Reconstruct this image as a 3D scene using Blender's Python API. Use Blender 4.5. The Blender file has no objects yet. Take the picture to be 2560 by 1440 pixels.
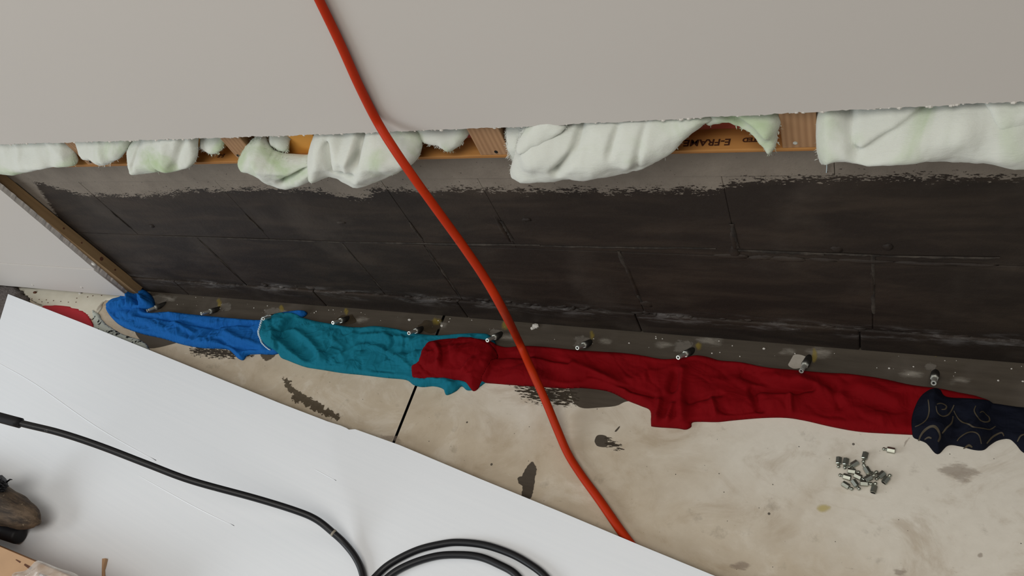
import bpy, bmesh, math, random
import numpy as np
from mathutils import Vector, Matrix

random.seed(7); rng = np.random.default_rng(7)
scene = bpy.context.scene
col = scene.collection

# ------------------------------------------------------------------ camera, world, lights, exposure
RM = np.array([[0.8923824430, 0.0544966377, -0.4479773342],
               [0.2934897580, -0.8241601924, 0.4843797469],
               [-0.3428080183, -0.5637287413, -0.7514602909]])   # rows: world X, Y, Z in camera axes (x right, y down, z forward)
FPX = 1972.866
CAM = np.array([0.0, -0.7714, 1.325])
cd = bpy.data.cameras.new('camera'); cam = bpy.data.objects.new('camera', cd); col.objects.link(cam)
cd.sensor_width = 36.0; cd.lens = FPX / 2560 * 36.0; cd.clip_start = 0.02
m4 = Matrix.Identity(4)
for i in range(3):
    m4[i][0] = RM[i, 0]; m4[i][1] = -RM[i, 1]; m4[i][2] = -RM[i, 2]; m4[i][3] = CAM[i]
cam.matrix_world = m4
scene.camera = cam

world = bpy.data.worlds.new('world'); scene.world = world; world.use_nodes = True
wb = world.node_tree.nodes['Background']
wb.inputs[0].default_value = (0.92, 0.97, 1.0, 1); wb.inputs[1].default_value = 0.15

def area(name, loc, target, sx, sy, power, colr):
    l = bpy.data.lights.new(name, 'AREA'); l.shape = 'RECTANGLE'; l.size = sx; l.size_y = sy; l.energy = power; l.color = colr
    o = bpy.data.objects.new(name, l); col.objects.link(o); o.location = loc
    o.rotation_euler = (Vector(target) - Vector(loc)).to_track_quat('-Z', 'Y').to_euler()
    return o
area('window_light', (-4.2, -2.7, 2.0), (-0.9, -0.4, 0.1), 2.6, 1.6, 84, (0.90, 0.96, 1.0))
area('overhead_fill', (-0.3, -1.5, 3.1), (-0.5, -0.9, 0.0), 2.6, 1.4, 50, (1.0, 0.96, 0.89))  # unseen fill lamp overhead, added to brighten the floor and panel

vs = scene.view_settings
vs.view_transform = 'Standard'; vs.look = 'None'; vs.exposure = 0.0; vs.gamma = 1.0; vs.use_curve_mapping = False

# ------------------------------------------------------------------ helpers
def on_plane(p, axis, val):
    r = RM @ np.array([p[0] - 1280.0, p[1] - 720.0, FPX])
    t = (val - CAM[axis]) / r[axis]
    return CAM + t * r
def FL(px, py, z=0.0): return on_plane((px, py), 2, z)
def WL(px, py, y=0.0): return on_plane((px, py), 1, y)

def new_obj(name, V, F, mat, parent=None, smooth=False, origin=None, attr=None):
    V = np.asarray(V, float)
    if parent is not None: o0 = np.array(parent['_o'])
    elif origin is not None: o0 = np.asarray(origin, float)
    else:
        o0 = V.mean(axis=0); o0[2] = V[:, 2].min()
    me = bpy.data.meshes.new(name)
    me.from_pydata((V - o0).tolist(), [], [list(map(int, f)) for f in F]); me.update()
    if smooth: me.polygons.foreach_set('use_smooth', [True] * len(me.polygons))
    if attr is not None:
        a = me.attributes.new('fade', 'FLOAT', 'POINT'); a.data.foreach_set('value', np.asarray(attr, float))
    if mat: me.materials.append(mat)
    o = bpy.data.objects.new(name, me); col.objects.link(o)
    o['_o'] = o0.tolist()
    if parent is not None: o.parent = parent
    else: o.location = o0
    return o
def empty(name, loc):
    o = bpy.data.objects.new(name, None); col.objects.link(o); o.location = loc; o['_o'] = [float(c) for c in loc]; o.empty_display_size = .02
    return o
def tag(o, label=None, cat=None, group=None, kind=None):
    if label: o['label'] = label
    if cat: o['category'] = cat
    if group: o['group'] = group
    if kind: o['kind'] = kind
    return o

def box(x0, x1, y0, y1, z0, z1):
    V = [(x0,y0,z0),(x1,y0,z0),(x1,y1,z0),(x0,y1,z0),(x0,y0,z1),(x1,y0,z1),(x1,y1,z1),(x0,y1,z1)]
    F = [(0,3,2,1),(4,5,6,7),(0,1,5,4),(1,2,6,5),(2,3,7,6),(3,0,4,7)]
    return V, F
def bevel_box(x0, x1, y0, y1, z0, z1, b):
    bm = bmesh.new(); V, F = box(x0, x1, y0, y1, z0, z1)
    vs_ = [bm.verts.new(v) for v in V]
    for f in F: bm.faces.new([vs_[i] for i in f])
    bmesh.ops.bevel(bm, geom=bm.edges[:], offset=b, segments=2, affect='EDGES', profile=.6)
    bm.verts.index_update()
    V = [tuple(v.co) for v in bm.verts]; F = [[v.index for v in f.verts] for f in bm.faces]; bm.free()
    return V, F
class MB:
    def __init__(s): s.V = []; s.F = []
    def add(s, V, F):
        n = len(s.V); s.V += [tuple(v) for v in V]; s.F += [[i + n for i in f] for f in F]; return s

def frame(d):
    d = Vector(d).normalized(); a = Vector((0, 0, 1)) if abs(d.z) < .9 else Vector((1, 0, 0))
    x = d.cross(a).normalized(); y = d.cross(x).normalized(); return x, y, d
def lathe(p, d, prof, seg=16, cap0=True, cap1=True, rot=0.0):
    """prof: list of (distance along d, radius)"""
    x, y, w = frame(d); V = []; F = []
    for (t, r) in prof:
        for k in range(seg):
            a = rot + 2 * math.pi * k / seg
            q = Vector(p) + w * t + x * (r * math.cos(a)) + y * (r * math.sin(a)); V.append(tuple(q))
    for i in range(len(prof) - 1):
        for k in range(seg):
            k2 = (k + 1) % seg
            F.append((i*seg+k, i*seg+k2, (i+1)*seg+k2, (i+1)*seg+k))
    if cap0: F.append(tuple(reversed(range(seg))))
    if cap1: n = (len(prof) - 1) * seg; F.append(tuple(range(n, n + seg)))
    return V, F
def catmull(P, n=8, closed=False):
    P = np.asarray(P, float); m = len(P); out = []
    rngi = range(m) if closed else range(m - 1)
    for i in rngi:
        if closed: p0, p1, p2, p3 = P[(i-1) % m], P[i], P[(i+1) % m], P[(i+2) % m]
        else: p0, p1, p2, p3 = P[max(i-1, 0)], P[i], P[i+1], P[min(i+2, m-1)]
        for k in range(n):
            t = k / n
            out.append(.5 * ((2*p1) + (-p0+p2)*t + (2*p0-5*p1+4*p2-p3)*t*t + (-p0+3*p1-3*p2+p3)*t**3))
    if not closed: out.append(P[-1])
    return np.array(out)
def tube(P, R, seg=12, caps=True):
    P = np.asarray(P, float); n = len(P); R = np.broadcast_to(R, (n,)); V = []; F = []
    T = np.gradient(P, axis=0); T /= np.linalg.norm(T, axis=1)[:, None]
    ref = np.array([0, 0, 1.0]); 
    if abs(T[0] @ ref) > .9: ref = np.array([0, 1.0, 0])
    u = np.cross(T[0], ref); u /= np.linalg.norm(u)
    for i in range(n):
        u = u - (u @ T[i]) * T[i]; u /= np.linalg.norm(u); w = np.cross(T[i], u)
        for k in range(seg):
            a = 2 * math.pi * k / seg; V.append(P[i] + R[i] * (math.cos(a) * u + math.sin(a) * w))
    for i in range(n - 1):
        for k in range(seg):
            k2 = (k + 1) % seg; F.append((i*seg+k, i*seg+k2, (i+1)*seg+k2, (i+1)*seg+k))
    if caps: F.append(tuple(reversed(range(seg)))); F.append(tuple(range((n-1)*seg, n*seg)))
    return V, F

# numpy noise
_perm = rng.permutation(512); _perm = np.concatenate([_perm, _perm, _perm])
_ang = rng.uniform(0, 2 * np.pi, 512)
def perlin(x, y, seed=0):
    x = np.asarray(x, float) + seed * 17.31; y = np.asarray(y, float) + seed * 9.77
    xi = np.floor(x).astype(int); yi = np.floor(y).astype(int); xf = x - xi; yf = y - yi
    u = xf*xf*xf*(xf*(xf*6-15)+10); v = yf*yf*yf*(yf*(yf*6-15)+10)
    def g(ix, iy, fx, fy):
        h = _ang[_perm[(_perm[ix & 511] + iy) & 511]]; return np.cos(h)*fx + np.sin(h)*fy
    a = g(xi, yi, xf, yf); b = g(xi+1, yi, xf-1, yf); c = g(xi, yi+1, xf, yf-1); d = g(xi+1, yi+1, xf-1, yf-1)
    return 1.4 * ((a*(1-u)+b*u)*(1-v) + (c*(1-u)+d*u)*v)
def fbm(x, y, seed=0, o=3):
    s = 0; a = 1
    for k in range(o): s = s + a * perlin(x * 2**k, y * 2**k, seed + k); a *= .5
    return s
def ridged(x, y, seed=0): return (1 - np.abs(perlin(x, y, seed)) * 1.6).clip(0, 1)**2
def sstep(a, b, x): t = np.clip((x - a) / (b - a), 0, 1); return t*t*(3-2*t)

def seg_dist(U, A, B, want_pt=False):
    """distance of points U to every segment A-B (min)"""
    best = np.full(len(U), 1e9); pt = np.zeros_like(U)
    for a, b in zip(A, B):
        ab = b - a; L = ab @ ab
        t = np.clip(((U - a) @ ab) / max(L, 1e-12), 0, 1); q = a + t[:, None] * ab
        d = np.hypot(*(U - q).T); m = d < best; best[m] = d[m]; pt[m] = q[m]
    return (best, pt) if want_pt else best
def inside(U, P):
    x, y = U[:, 0], U[:, 1]; r = np.zeros(len(U), bool); n = len(P); j = n - 1
    for i in range(n):
        xi, yi = P[i]; xj, yj = P[j]
        c = ((yi > y) != (yj > y)) & (x < (xj - xi) * (y - yi) / (yj - yi + 1e-15) + xi); r ^= c; j = i
    return r
def grid_inside(P, lo, step, nx, ny):
    I = np.zeros((nx, ny), bool); n = len(P); j = n - 1; gx = lo[0] + step*np.arange(nx)
    for i in range(n):
        xi, yi = P[i]; xj, yj = P[j]; y0, y1 = (yi, yj) if yi < yj else (yj, yi)
        a = max(0, int(math.ceil((y0 - lo[1])/step))); b = min(ny - 1, int(math.ceil((y1 - lo[1])/step)) - 1)
        if b >= a:
            ys = lo[1] + step*np.arange(a, b+1); xc = (xj - xi) * (ys - yi) / (yj - yi + 1e-15) + xi
            I[:, a:b+1] ^= gx[:, None] < xc[None, :]
        j = i
    return I
def grid_dist(P, lo, step, nx, ny, m=.048):
    best = np.full((nx, ny), m); pt = np.zeros((nx, ny, 2)); n = len(P)
    for i in range(n):
        a, b = P[i], P[(i+1) % n]
        i0 = max(0, int((min(a[0], b[0]) - m - lo[0])/step)); i1 = min(nx, int((max(a[0], b[0]) + m - lo[0])/step) + 2)
        j0 = max(0, int((min(a[1], b[1]) - m - lo[1])/step)); j1 = min(ny, int((max(a[1], b[1]) + m - lo[1])/step) + 2)
        if i1 <= i0 or j1 <= j0: continue
        gx = (lo[0] + step*np.arange(i0, i1))[:, None]; gy = (lo[1] + step*np.arange(j0, j1))[None, :]
        ab = b - a; L = max(ab @ ab, 1e-12); t = np.clip(((gx-a[0])*ab[0] + (gy-a[1])*ab[1]) / L, 0, 1)
        qx = a[0] + t*ab[0]; qy = a[1] + t*ab[1]; d = np.hypot(gx-qx, gy-qy); w = best[i0:i1, j0:j1]; mk = d < w
        w[mk] = d[mk]; sp = pt[i0:i1, j0:j1]; sp[mk] = np.stack([qx, qy], -1)[mk]
    return best.ravel(), pt.reshape(-1, 2)
def sheet(outline, step):
    """grid mesh filling a 2D outline; returns uv, inside distance, faces"""
    P = np.asarray(outline); lo = P.min(0) - step; hi = P.max(0) + step
    nx = int((hi[0]-lo[0]) / step) + 2; ny = int((hi[1]-lo[1]) / step) + 2
    gx, gy = np.meshgrid(lo[0] + step*np.arange(nx), lo[1] + step*np.arange(ny), indexing='ij')
    U = np.stack([gx.ravel(), gy.ravel()], 1)
    I = grid_inside(P, lo, step, nx, ny); ins = I.ravel()
    d, q = grid_dist(P, lo, step, nx, ny)
    idx = np.arange(nx*ny).reshape(nx, ny)
    cell = I[:-1, :-1] | I[1:, :-1] | I[:-1, 1:] | I[1:, 1:]
    ci, cj = np.where(cell)
    F = np.stack([idx[ci, cj], idx[ci+1, cj], idx[ci+1, cj+1], idx[ci, cj+1]], 1)
    used = np.unique(F); mp = -np.ones(nx*ny, int); mp[used] = np.arange(len(used))
    U2 = np.where(ins[:, None], U, q)[used]; D = np.where(ins, d, 0)[used]
    return U2, D, mp[F]
def inside_d(U, P):
    d = seg_dist(U, P, np.roll(P, -1, 0)); return np.where(inside(U, P), d, 0)

# ------------------------------------------------------------------ materials
def srgb(r, g, b):
    f = lambda c: c/12.92 if c <= .04045 else ((c+.055)/1.055)**2.4
    return (f(r/255), f(g/255), f(b/255), 1)
class NT:
    def __init__(s, name):
        s.m = bpy.data.materials.new(name); s.m.use_nodes = True; s.t = s.m.node_tree
        s.b = s.t.nodes['Principled BSDF']; s.b.inputs['Roughness'].default_value = .7
        s.b.inputs['Specular IOR Level'].default_value = .3
        s._pos = None
    def n(s, typ, **kw):
        nd = s.t.nodes.new(typ)
        for k, v in kw.items():
            if hasattr(nd, k): setattr(nd, k, v)
        return nd
    def link(s, a, b): s.t.links.new(a, b)
    def put(s, sock, v):
        if isinstance(v, (int, float, tuple)): sock.default_value = v
        else: s.link(v, sock)
    @property
    def pos(s):
        if s._pos is None: s._pos = s.n('ShaderNodeNewGeometry').outputs['Position']
        return s._pos
    def xyz(s):
        q = s.n('ShaderNodeSeparateXYZ'); s.link(s.pos, q.inputs[0]); return q.outputs
    def objc(s): return s.n('ShaderNodeTexCoord').outputs['Object']
    def map(s, vec, scale=(1,1,1), rot=(0,0,0), loc=(0,0,0)):
        q = s.n('ShaderNodeMapping'); s.link(vec, q.inputs[0]); q.inputs['Scale'].default_value = scale; q.inputs['Rotation'].default_value = rot; q.inputs['Location'].default_value = loc
        return q.outputs[0]
    def noise(s, vec, scale=5, detail=4, rough=.55, dist=0):
        q = s.n('ShaderNodeTexNoise'); s.link(vec, q.inputs['Vector']); q.inputs['Scale'].default_value = scale; q.inputs['Detail'].default_value = detail
        q.inputs['Roughness'].default_value = rough; q.inputs['Distortion'].default_value = dist; return q.outputs[0]
    def math(s, op, a, b=0.0, c=0.0, clamp=False):
        q = s.n('ShaderNodeMath', operation=op); q.use_clamp = clamp
        s.put(q.inputs[0], a); s.put(q.inputs[1], b); s.put(q.inputs[2], c); return q.outputs[0]
    def step(s, x, lo, hi):
        q = s.n('ShaderNodeMapRange'); q.interpolation_type = 'SMOOTHSTEP'; s.put(q.inputs[0], x); q.inputs[1].default_value = lo; q.inputs[2].default_value = hi; return q.outputs[0]
    def mix(s, f, a, b):
        q = s.n('ShaderNodeMix', data_type='RGBA'); s.put(q.inputs[0], f); s.put(q.inputs[6], a); s.put(q.inputs[7], b); return q.outputs[2]
    def ramp(s, x, stops):
        q = s.n('ShaderNodeValToRGB'); s.link(x, q.inputs[0]); e = q.color_ramp.elements
        while len(e) < len(stops): e.new(.5)
        for el, (p, c) in zip(e, stops): el.position = p; el.color = c if len(c) == 4 else (*c, 1)
        return q.outputs[0]
    def bump(s, h, strength=.3, dist=.002):
        q = s.n('ShaderNodeBump'); s.link(h, q.inputs['Height']); q.inputs['Strength'].default_value = strength; q.inputs['Distance'].default_value = dist
        s.link(q.outputs[0], s.b.inputs['Normal']); return q
    def color(s, c): s.put(s.b.inputs['Base Color'], c); return s
    def rough(s, r): s.put(s.b.inputs['Roughness'], r); return s
    def alpha(s, a): s.put(s.b.inputs['Alpha'], a); return s
    def fade(s):
        q = s.n('ShaderNodeAttribute'); q.attribute_name = 'fade'; return q.outputs['Fac']

def simple(name, c, rough=.6, var=.12, scale=30, metallic=0, bump=0, spec=.3):
    t = NT(name); n = t.noise(t.objc(), scale, 4)
    dark = tuple(x*(1-var) for x in c[:3]) + (1,); light = tuple(min(1, x*(1+var)) for x in c[:3]) + (1,)
    t.color(t.mix(n, dark, light)).rough(rough); t.b.inputs['Metallic'].default_value = metallic; t.b.inputs['Specular IOR Level'].default_value = spec
    if bump: t.bump(n, bump, .002)
    return t.m

# wall blocks: dark waterproof paint over grey concrete
def mat_block():
    t = NT('painted_block'); X, Y, Z = t.xyz()
    zb = [(-1.8785,.46),(-1.8239,.4553),(-1.7242,.4169),(-1.5267,.4105),(-1.34,.43),(-1.3179,.4366),(-1.3038,.4265),(-1.1633,.436),(-1.0058,.4297),(-.9713,.4089),(-.9036,.4126),(-.8813,.4351),(-.8228,.4294),(-.7567,.4261),(-.6879,.4344),(-.583,.429),(-.4424,.4288),(-.2546,.4311),(-.241,.446),(-.155,.4537),(-.0904,.457),(.0058,.4557),(.1201,.4541)]
    mr = t.n('ShaderNodeMapRange'); t.link(X, mr.inputs[0]); mr.inputs[1].default_value = -2.2; mr.inputs[2].default_value = .4
    rp = t.ramp(mr.outputs[0], [((x+2.2)/2.6, ((z-.38)/.1,)*3) for x, z in zb])
    zbound = t.math('MULTIPLY_ADD', rp, .1, .38)
    br = t.noise(t.map(t.pos, (40, 1, 130), (0, .35, 0)), 1.0, 4, .7)
    br2 = t.noise(t.pos, 9, 3)
    edge = t.math('ADD', t.math('SUBTRACT', zbound, Z), t.math('MULTIPLY', t.math('SUBTRACT', br, .52), .075))
    edge = t.math('ADD', edge, t.math('MULTIPLY', t.math('SUBTRACT', br2, .5), .012))
    fine = t.noise(t.map(t.pos, (170, 1, 330), (0, .5, 0)), 1.0, 2, .6)
    edge = t.math('ADD', edge, t.math('MULTIPLY', t.math('SUBTRACT', fine, .5), .055))
    m1 = t.step(edge, -.002, .003)
    xb = t.math('MULTIPLY_ADD', t.step(Z, .27, .47), .085, -1.935)
    ex = t.math('ADD', t.math('SUBTRACT', X, xb), t.math('MULTIPLY', t.math('SUBTRACT', br, .5), .05))
    m2 = t.step(ex, -.004, .006)
    mask = t.math('MULTIPLY', m1, m2)
    streak = t.noise(t.map(t.pos, (4.5, 1, 22), (0, .06, 0)), 1.0, 5, .6, .5)
    blot = t.noise(t.pos, 5, 4, .6)
    dk = t.mix(t.step(streak, .38, .72), srgb(34, 26, 21), srgb(53, 43, 35))
    dk = t.mix(t.math('MULTIPLY', t.step(blot, .5, .75), .5), dk, srgb(70, 62, 55))
    spk = t.noise(t.map(t.pos, (12, 12, 90)), 1.0, 6, .75)
    dk = t.mix(t.math('MULTIPLY', t.step(spk, .70, .76), .45), dk, srgb(120, 112, 104))
    # powdery efflorescence along the base course
    eff = t.math('MULTIPLY', t.step(t.math('ABSOLUTE', t.math('SUBTRACT', Z, .062)), .03, .002), t.step(t.noise(t.map(t.pos, (9, 9, 45)), 1, 6, .7), .48, .68))
    dk = t.mix(t.math('MULTIPLY', eff, .55), dk, srgb(126, 122, 120))
    gn = t.noise(t.pos, 14, 6, .65)
    gr = t.mix(gn, srgb(102, 93, 84), srgb(146, 136, 124))
    gr = t.mix(t.step(t.noise(t.pos, 160, 2), .68, .75), gr, srgb(48, 42, 38))
    t.color(t.mix(mask, gr, dk)); t.rough(t.math('MULTIPLY_ADD', mask, -.2, .85))
    t.bump(t.math('ADD', t.noise(t.pos, 60, 5, .65), t.math('MULTIPLY', streak, .7)), .35, .004)
    return t.m
M_block = mat_block()
def mat_mortar():
    t = NT('lighter_mortar'); n = t.noise(t.map(t.pos, (30, 30, 30)), 1, 5, .7)
    t.color(t.mix(t.step(n, .35, .7), srgb(34, 29, 25), srgb(70, 63, 56))).rough(.8); return t.m
M_mortar = mat_mortar()

def mat_floor():
    t = NT('floor_concrete'); X, Y, Z = t.xyz()
    n1 = t.noise(t.pos, 3.2, 5, .6, .6); n2 = t.noise(t.pos, 18, 5, .65); n3 = t.noise(t.pos, 60, 4, .6)
    s = t.math('ADD', t.math('MULTIPLY', X, .55), t.math('MULTIPLY', t.math('ADD', Y, .25), 1.6))
    s = t.math('ADD', s, t.math('MULTIPLY', t.math('SUBTRACT', n1, .5), 1.2))
    white = t.step(s, -.55, .05)
    tan = t.mix(n2, srgb(172, 156, 134), srgb(204, 190, 168))
    tan = t.mix(t.math('MULTIPLY', t.step(n1, .55, .75), .5), tan, srgb(146, 126, 100))
    wht = t.mix(n3, srgb(210, 202, 188), srgb(226, 219, 206))
    c = t.mix(white, tan, wht)
    n4 = t.noise(t.map(t.pos, (6, 9, 1), (0, 0, .5)), 1.0, 7, .68, .9); n5 = t.noise(t.map(t.pos, (26, 90, 1), (0, 0, .7)), 1.0, 4, .7)
    c = t.mix(t.math('MULTIPLY', t.step(n4, .50, .68), .42), c, srgb(158, 136, 108))
    c = t.mix(t.math('MULTIPLY', t.step(n4, .48, .34), .35), c, srgb(222, 214, 200))
    c = t.mix(t.math('MULTIPLY', t.step(n5, .66, .72), .30), c, srgb(120, 106, 90))
    c = t.mix(t.math('MULTIPLY', t.step(n5, .33, .28), .30), c, srgb(230, 224, 212))
    # grey scuffs
    c = t.mix(t.math('MULTIPLY', t.step(n2, .6, .72), .35), c, srgb(128, 116, 100))
    # specks of paint
    for sc, p in ((60, 16), (150, 18)):
        v = t.n('ShaderNodeTexVoronoi'); t.link(t.pos, v.inputs['Vector']); v.inputs['Scale'].default_value = sc
        sep = t.n('ShaderNodeSeparateColor'); t.link(v.outputs['Color'], sep.inputs[0])
        rad = t.math('MULTIPLY', t.math('POWER', sep.outputs[0], p), .19)
        c = t.mix(t.math('MULTIPLY', t.step(t.math('SUBTRACT', rad, v.outputs['Distance']), 0, .03), .85), c, srgb(52, 44, 36))
    # painted band along the wall
    e = t.math('ADD', Y, t.math('MULTIPLY', t.math('SUBTRACT', n2, .5), .02))
    left = t.step(t.math('ADD', X, t.math('MULTIPLY', t.math('SUBTRACT', n2, .5), .06)), -1.93, -1.90)
    dark = t.math('MULTIPLY', t.step(e, -.128, -.122), left)
    st = t.noise(t.map(t.pos, (4, 55, 1)), 1, 5, .6)
    dk = t.mix(st, srgb(50, 43, 35), srgb(90, 81, 70))
    spk = t.noise(t.map(t.pos, (14, 110, 1)), 1, 6, .75)
    dk = t.mix(t.math('MULTIPLY', t.step(spk, .66, .74), .5), dk, srgb(140, 132, 120))
    dk = t.mix(t.math('MULTIPLY', t.step(t.noise(t.pos, 7, 3), .52, .7), .4), dk, srgb(98, 90, 82))
    c = t.mix(dark, c, dk)
    t.color(c); t.rough(t.math('MULTIPLY_ADD', dark, -.05, .62)); t.b.inputs['Specular IOR Level'].default_value = .35
    t.bump(t.math('ADD', n3, t.math('MULTIPLY', n2, .8)), .12, .003)
    return t.m
M_floor = mat_floor()

def mat_drywall(name, c):
    t = NT(name); n = t.noise(t.pos, 2.0, 3); n2 = t.noise(t.pos, 220, 3)
    t.color(t.mix(n, tuple(x*.97 for x in c[:3]) + (1,), c)); t.rough(.75); t.bump(n2, .06, .001); return t.m
M_dry = mat_drywall('plasterboard_paint', srgb(196, 190, 184))
M_core = simple('gypsum_core', srgb(205, 200, 192), .9, .15, 120, bump=.5)

def mat_wood(name, axis, c1, c2, knot=False):
    t = NT(name); sc = [60, 60, 60]; sc[axis] = 2.5
    g = t.noise(t.map(t.pos, tuple(sc)), 1.0, 4, .6, 1.2)
    w = t.n('ShaderNodeTexWave', wave_type='BANDS', bands_direction='XYZ'[0] if axis == 2 else 'Z')
    sc2 = [1, 1, 1]; sc2[axis] = .04
    t.link(t.map(t.pos, tuple(sc2)), w.inputs['Vector']); w.inputs['Scale'].default_value = 38; w.inputs['Distortion'].default_value = 3.5; w.inputs['Detail'].default_value = 2
    f = t.math('ADD', t.math('MULTIPLY', g, .6), t.math('MULTIPLY', w.outputs['Fac'], .4))
    t.color(t.mix(f, c1, c2)).rough(.65); t.bump(g, .12, .001); return t.m
M_stud = mat_wood('pine_stud', 2, srgb(132, 96, 66), srgb(176, 138, 102))
M_plate = mat_wood('pine_plate', 0, srgb(132, 82, 36), srgb(190, 138, 78))
M_batten = mat_wood('pine_batten', 2, srgb(108, 84, 56), srgb(160, 130, 92))

def mat_cloth(name, c, deep, weave=900, rough=.85, sheen=.25, crink=.28):
    t = NT(name); n = t.noise(t.pos, 22, 4); f = t.noise(t.pos, weave, 2)
    t.color(t.mix(t.math('MULTIPLY_ADD', f, .25, t.math('MULTIPLY', n, .55)), deep, c)).rough(rough); t.b.inputs['Specular IOR Level'].default_value = .12
    t.b.inputs['Sheen Weight'].default_value = sheen; t.b.inputs['Sheen Roughness'].default_value = .5; t.b.inputs['Sheen Tint'].default_value = c
    cr = t.noise(t.map(t.pos, (20, 34, 20), (0, 0, .5)), 1.0, 1, .4, 1.8); cr2 = t.noise(t.map(t.pos, (38, 16, 30), (0, 0, -.4)), 1.0, 1, .4, 1.4)
    k = t.math('ADD', t.math('ABSOLUTE', t.math('SUBTRACT', cr, .5)), t.math('ABSOLUTE', t.math('SUBTRACT', cr2, .5)))
    t.bump(t.math('MULTIPLY_ADD', f, .06, t.math('MULTIPLY', k, -1.0)), crink, .016); return t.m
M_blue = mat_cloth('blue_cloth', srgb(30, 110, 186), srgb(12, 76, 146))
M_teal = mat_cloth('teal_cloth', srgb(28, 128, 148), srgb(11, 94, 116))
M_red = mat_cloth('red_cloth', srgb(138, 4, 14), srgb(100, 0, 6), sheen=.1, crink=.14)
M_navy = mat_cloth('navy_cloth', srgb(22, 26, 42), srgb(10, 11, 18), sheen=.05, crink=.2)
M_gold = simple('gold_print', srgb(70, 61, 46), .6, .35, 60)
M_stitch = simple('white_thread', srgb(205, 222, 228), .8, .05, 50)

def mat_batt():
    t = NT('polyester_fibre'); n = t.noise(t.pos, 7, 4, .6, .8); f = t.noise(t.map(t.pos, (90, 260, 260), (0, .4, 0)), 1, 6, .75)
    c = t.mix(t.step(n, .45, .75), srgb(210, 212, 203), srgb(164, 186, 136))
    t.color(t.mix(t.math('MULTIPLY', f, .25), c, srgb(222, 226, 218))).rough(.95); t.b.inputs['Specular IOR Level'].default_value = .05
    t.b.inputs['Subsurface Weight'].default_value = .15; t.b.inputs['Subsurface Radius'].default_value = (.012, .012, .01); t.b.inputs['Subsurface Scale'].default_value = .6
    t.b.inputs['Sheen Weight'].default_value = .3
    t.bump(f, .5, .0025); return t.m
M_batt = mat_batt()

def mat_board():
    t = NT('white_panel'); X, Y, Z = t.xyz()
    a = t.math('ADD', t.math('MULTIPLY', X, .985), t.math('MULTIPLY', Y, -.17))
    b = t.math('ADD', t.math('MULTIPLY', X, .17), t.math('MULTIPLY', Y, .985))
    cv = t.n('ShaderNodeCombineXYZ'); t.link(t.math('MULTIPLY', a, 2.5), cv.inputs[0]); t.link(t.math('MULTIPLY', b, 160.), cv.inputs[1])
    n = t.noise(cv.outputs[0], 1.0, 3)
    sp = t.noise(t.pos, 120, 2)
    c = t.mix(n, srgb(233, 236, 240), srgb(240, 242, 245)); c = t.mix(t.math('MULTIPLY', t.step(sp, .78, .82), .3), c, srgb(150, 148, 146))
    t.color(c).rough(.42); t.b.inputs['Specular IOR Level'].default_value = .45; t.bump(n, .03, .0006); return t.m
M_board = mat_board()

M_cord = None
def mat_cord():
    t = NT('orange_pvc'); n = t.noise(t.pos, 25, 5, .65); n2 = t.noise(t.pos, 9, 3)
    c = t.mix(n, srgb(164, 36, 6), srgb(188, 52, 10)); c = t.mix(t.step(t.math('MULTIPLY_ADD', n, .5, t.math('MULTIPLY', n2, .5)), .58, .68), c, srgb(110, 34, 20))
    t.color(c).rough(.5); t.b.inputs['Specular IOR Level'].default_value = .15; return t.m
M_cord = mat_cord()
def mat_hose():
    t = NT('black_rubber_hose'); n = t.noise(t.pos, 60, 5, .7); n2 = t.noise(t.pos, 9, 3)
    c = t.mix(t.math('MULTIPLY', t.step(n, .62, .72), t.step(n2, .5, .62)), srgb(24, 24, 27), srgb(110, 108, 106))
    t.color(c).rough(.42); t.b.inputs['Specular IOR Level'].default_value = .4; t.bump(n, .1, .0008); return t.m
M_hose = mat_hose()
M_sleeve = simple('black_sleeve', srgb(26, 25, 28), .55, .1, 40)
M_ring = simple('pale_band', srgb(150, 142, 128), .6, .15, 60)
M_steel = simple('zinc_steel', srgb(196, 196, 188), .36, .15, 60, metallic=.55)
M_zinc = simple('dull_zinc', srgb(168, 170, 158), .30, .2, 60, metallic=.9)
M_bore = simple('bore_dark', srgb(12, 11, 10), .8, .1)
M_rubber = simple('dark_rubber', srgb(40, 37, 33), .7, .25, 80)
M_card = simple('cardboard', srgb(186, 150, 116), .85, .1, 25)
M_card2 = simple('cardboard_edge', srgb(160, 112, 68), .85, .12, 25)
M_print = simple('brown_print', srgb(92, 58, 40), .85, .2, 40)
M_inkl = simple('stamp_ink', srgb(62, 30, 14), .8, .3, 200)
def mat_film():
    t = NT('clear_film'); n = t.noise(t.pos, 40, 4)
    t.color(srgb(226, 222, 216)).rough(.2); t.b.inputs['Specular IOR Level'].default_value = .6
    t.alpha(t.math('MULTIPLY_ADD', n, .5, .2)); return t.m
M_film = mat_film()
def mat_toolwood():
    t = NT('weathered_wood'); n = t.noise(t.map(t.objc(), (8, 60, 60)), 1.0, 5, .7); n2 = t.noise(t.objc(), 90, 3)
    c = t.mix(t.step(n, .3, .75), srgb(44, 36, 30), srgb(112, 94, 76)); c = t.mix(t.step(n2, .66, .72), c, srgb(140, 124, 104))
    t.color(c).rough(.8); t.bump(n, .6, .004); return t.m
M_tool = mat_toolwood()
def mat_carpet():
    t = NT('grey_carpet'); n = t.noise(t.pos, 220, 3, .7); n2 = t.noise(t.pos, 25, 3)
    t.color(t.mix(n, srgb(52, 46, 44), t.mix(n2, srgb(120, 110, 106), srgb(146, 136, 130)))).rough(.95); t.bump(n, .9, .006); return t.m
M_carpet = mat_carpet()
def mat_vinyl():
    t = NT('cream_vinyl'); n = t.noise(t.pos, 20, 4)
    t.color(t.mix(n, srgb(196, 188, 168), srgb(216, 210, 194))).rough(.6); return t.m
M_vinyl = mat_vinyl()
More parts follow.
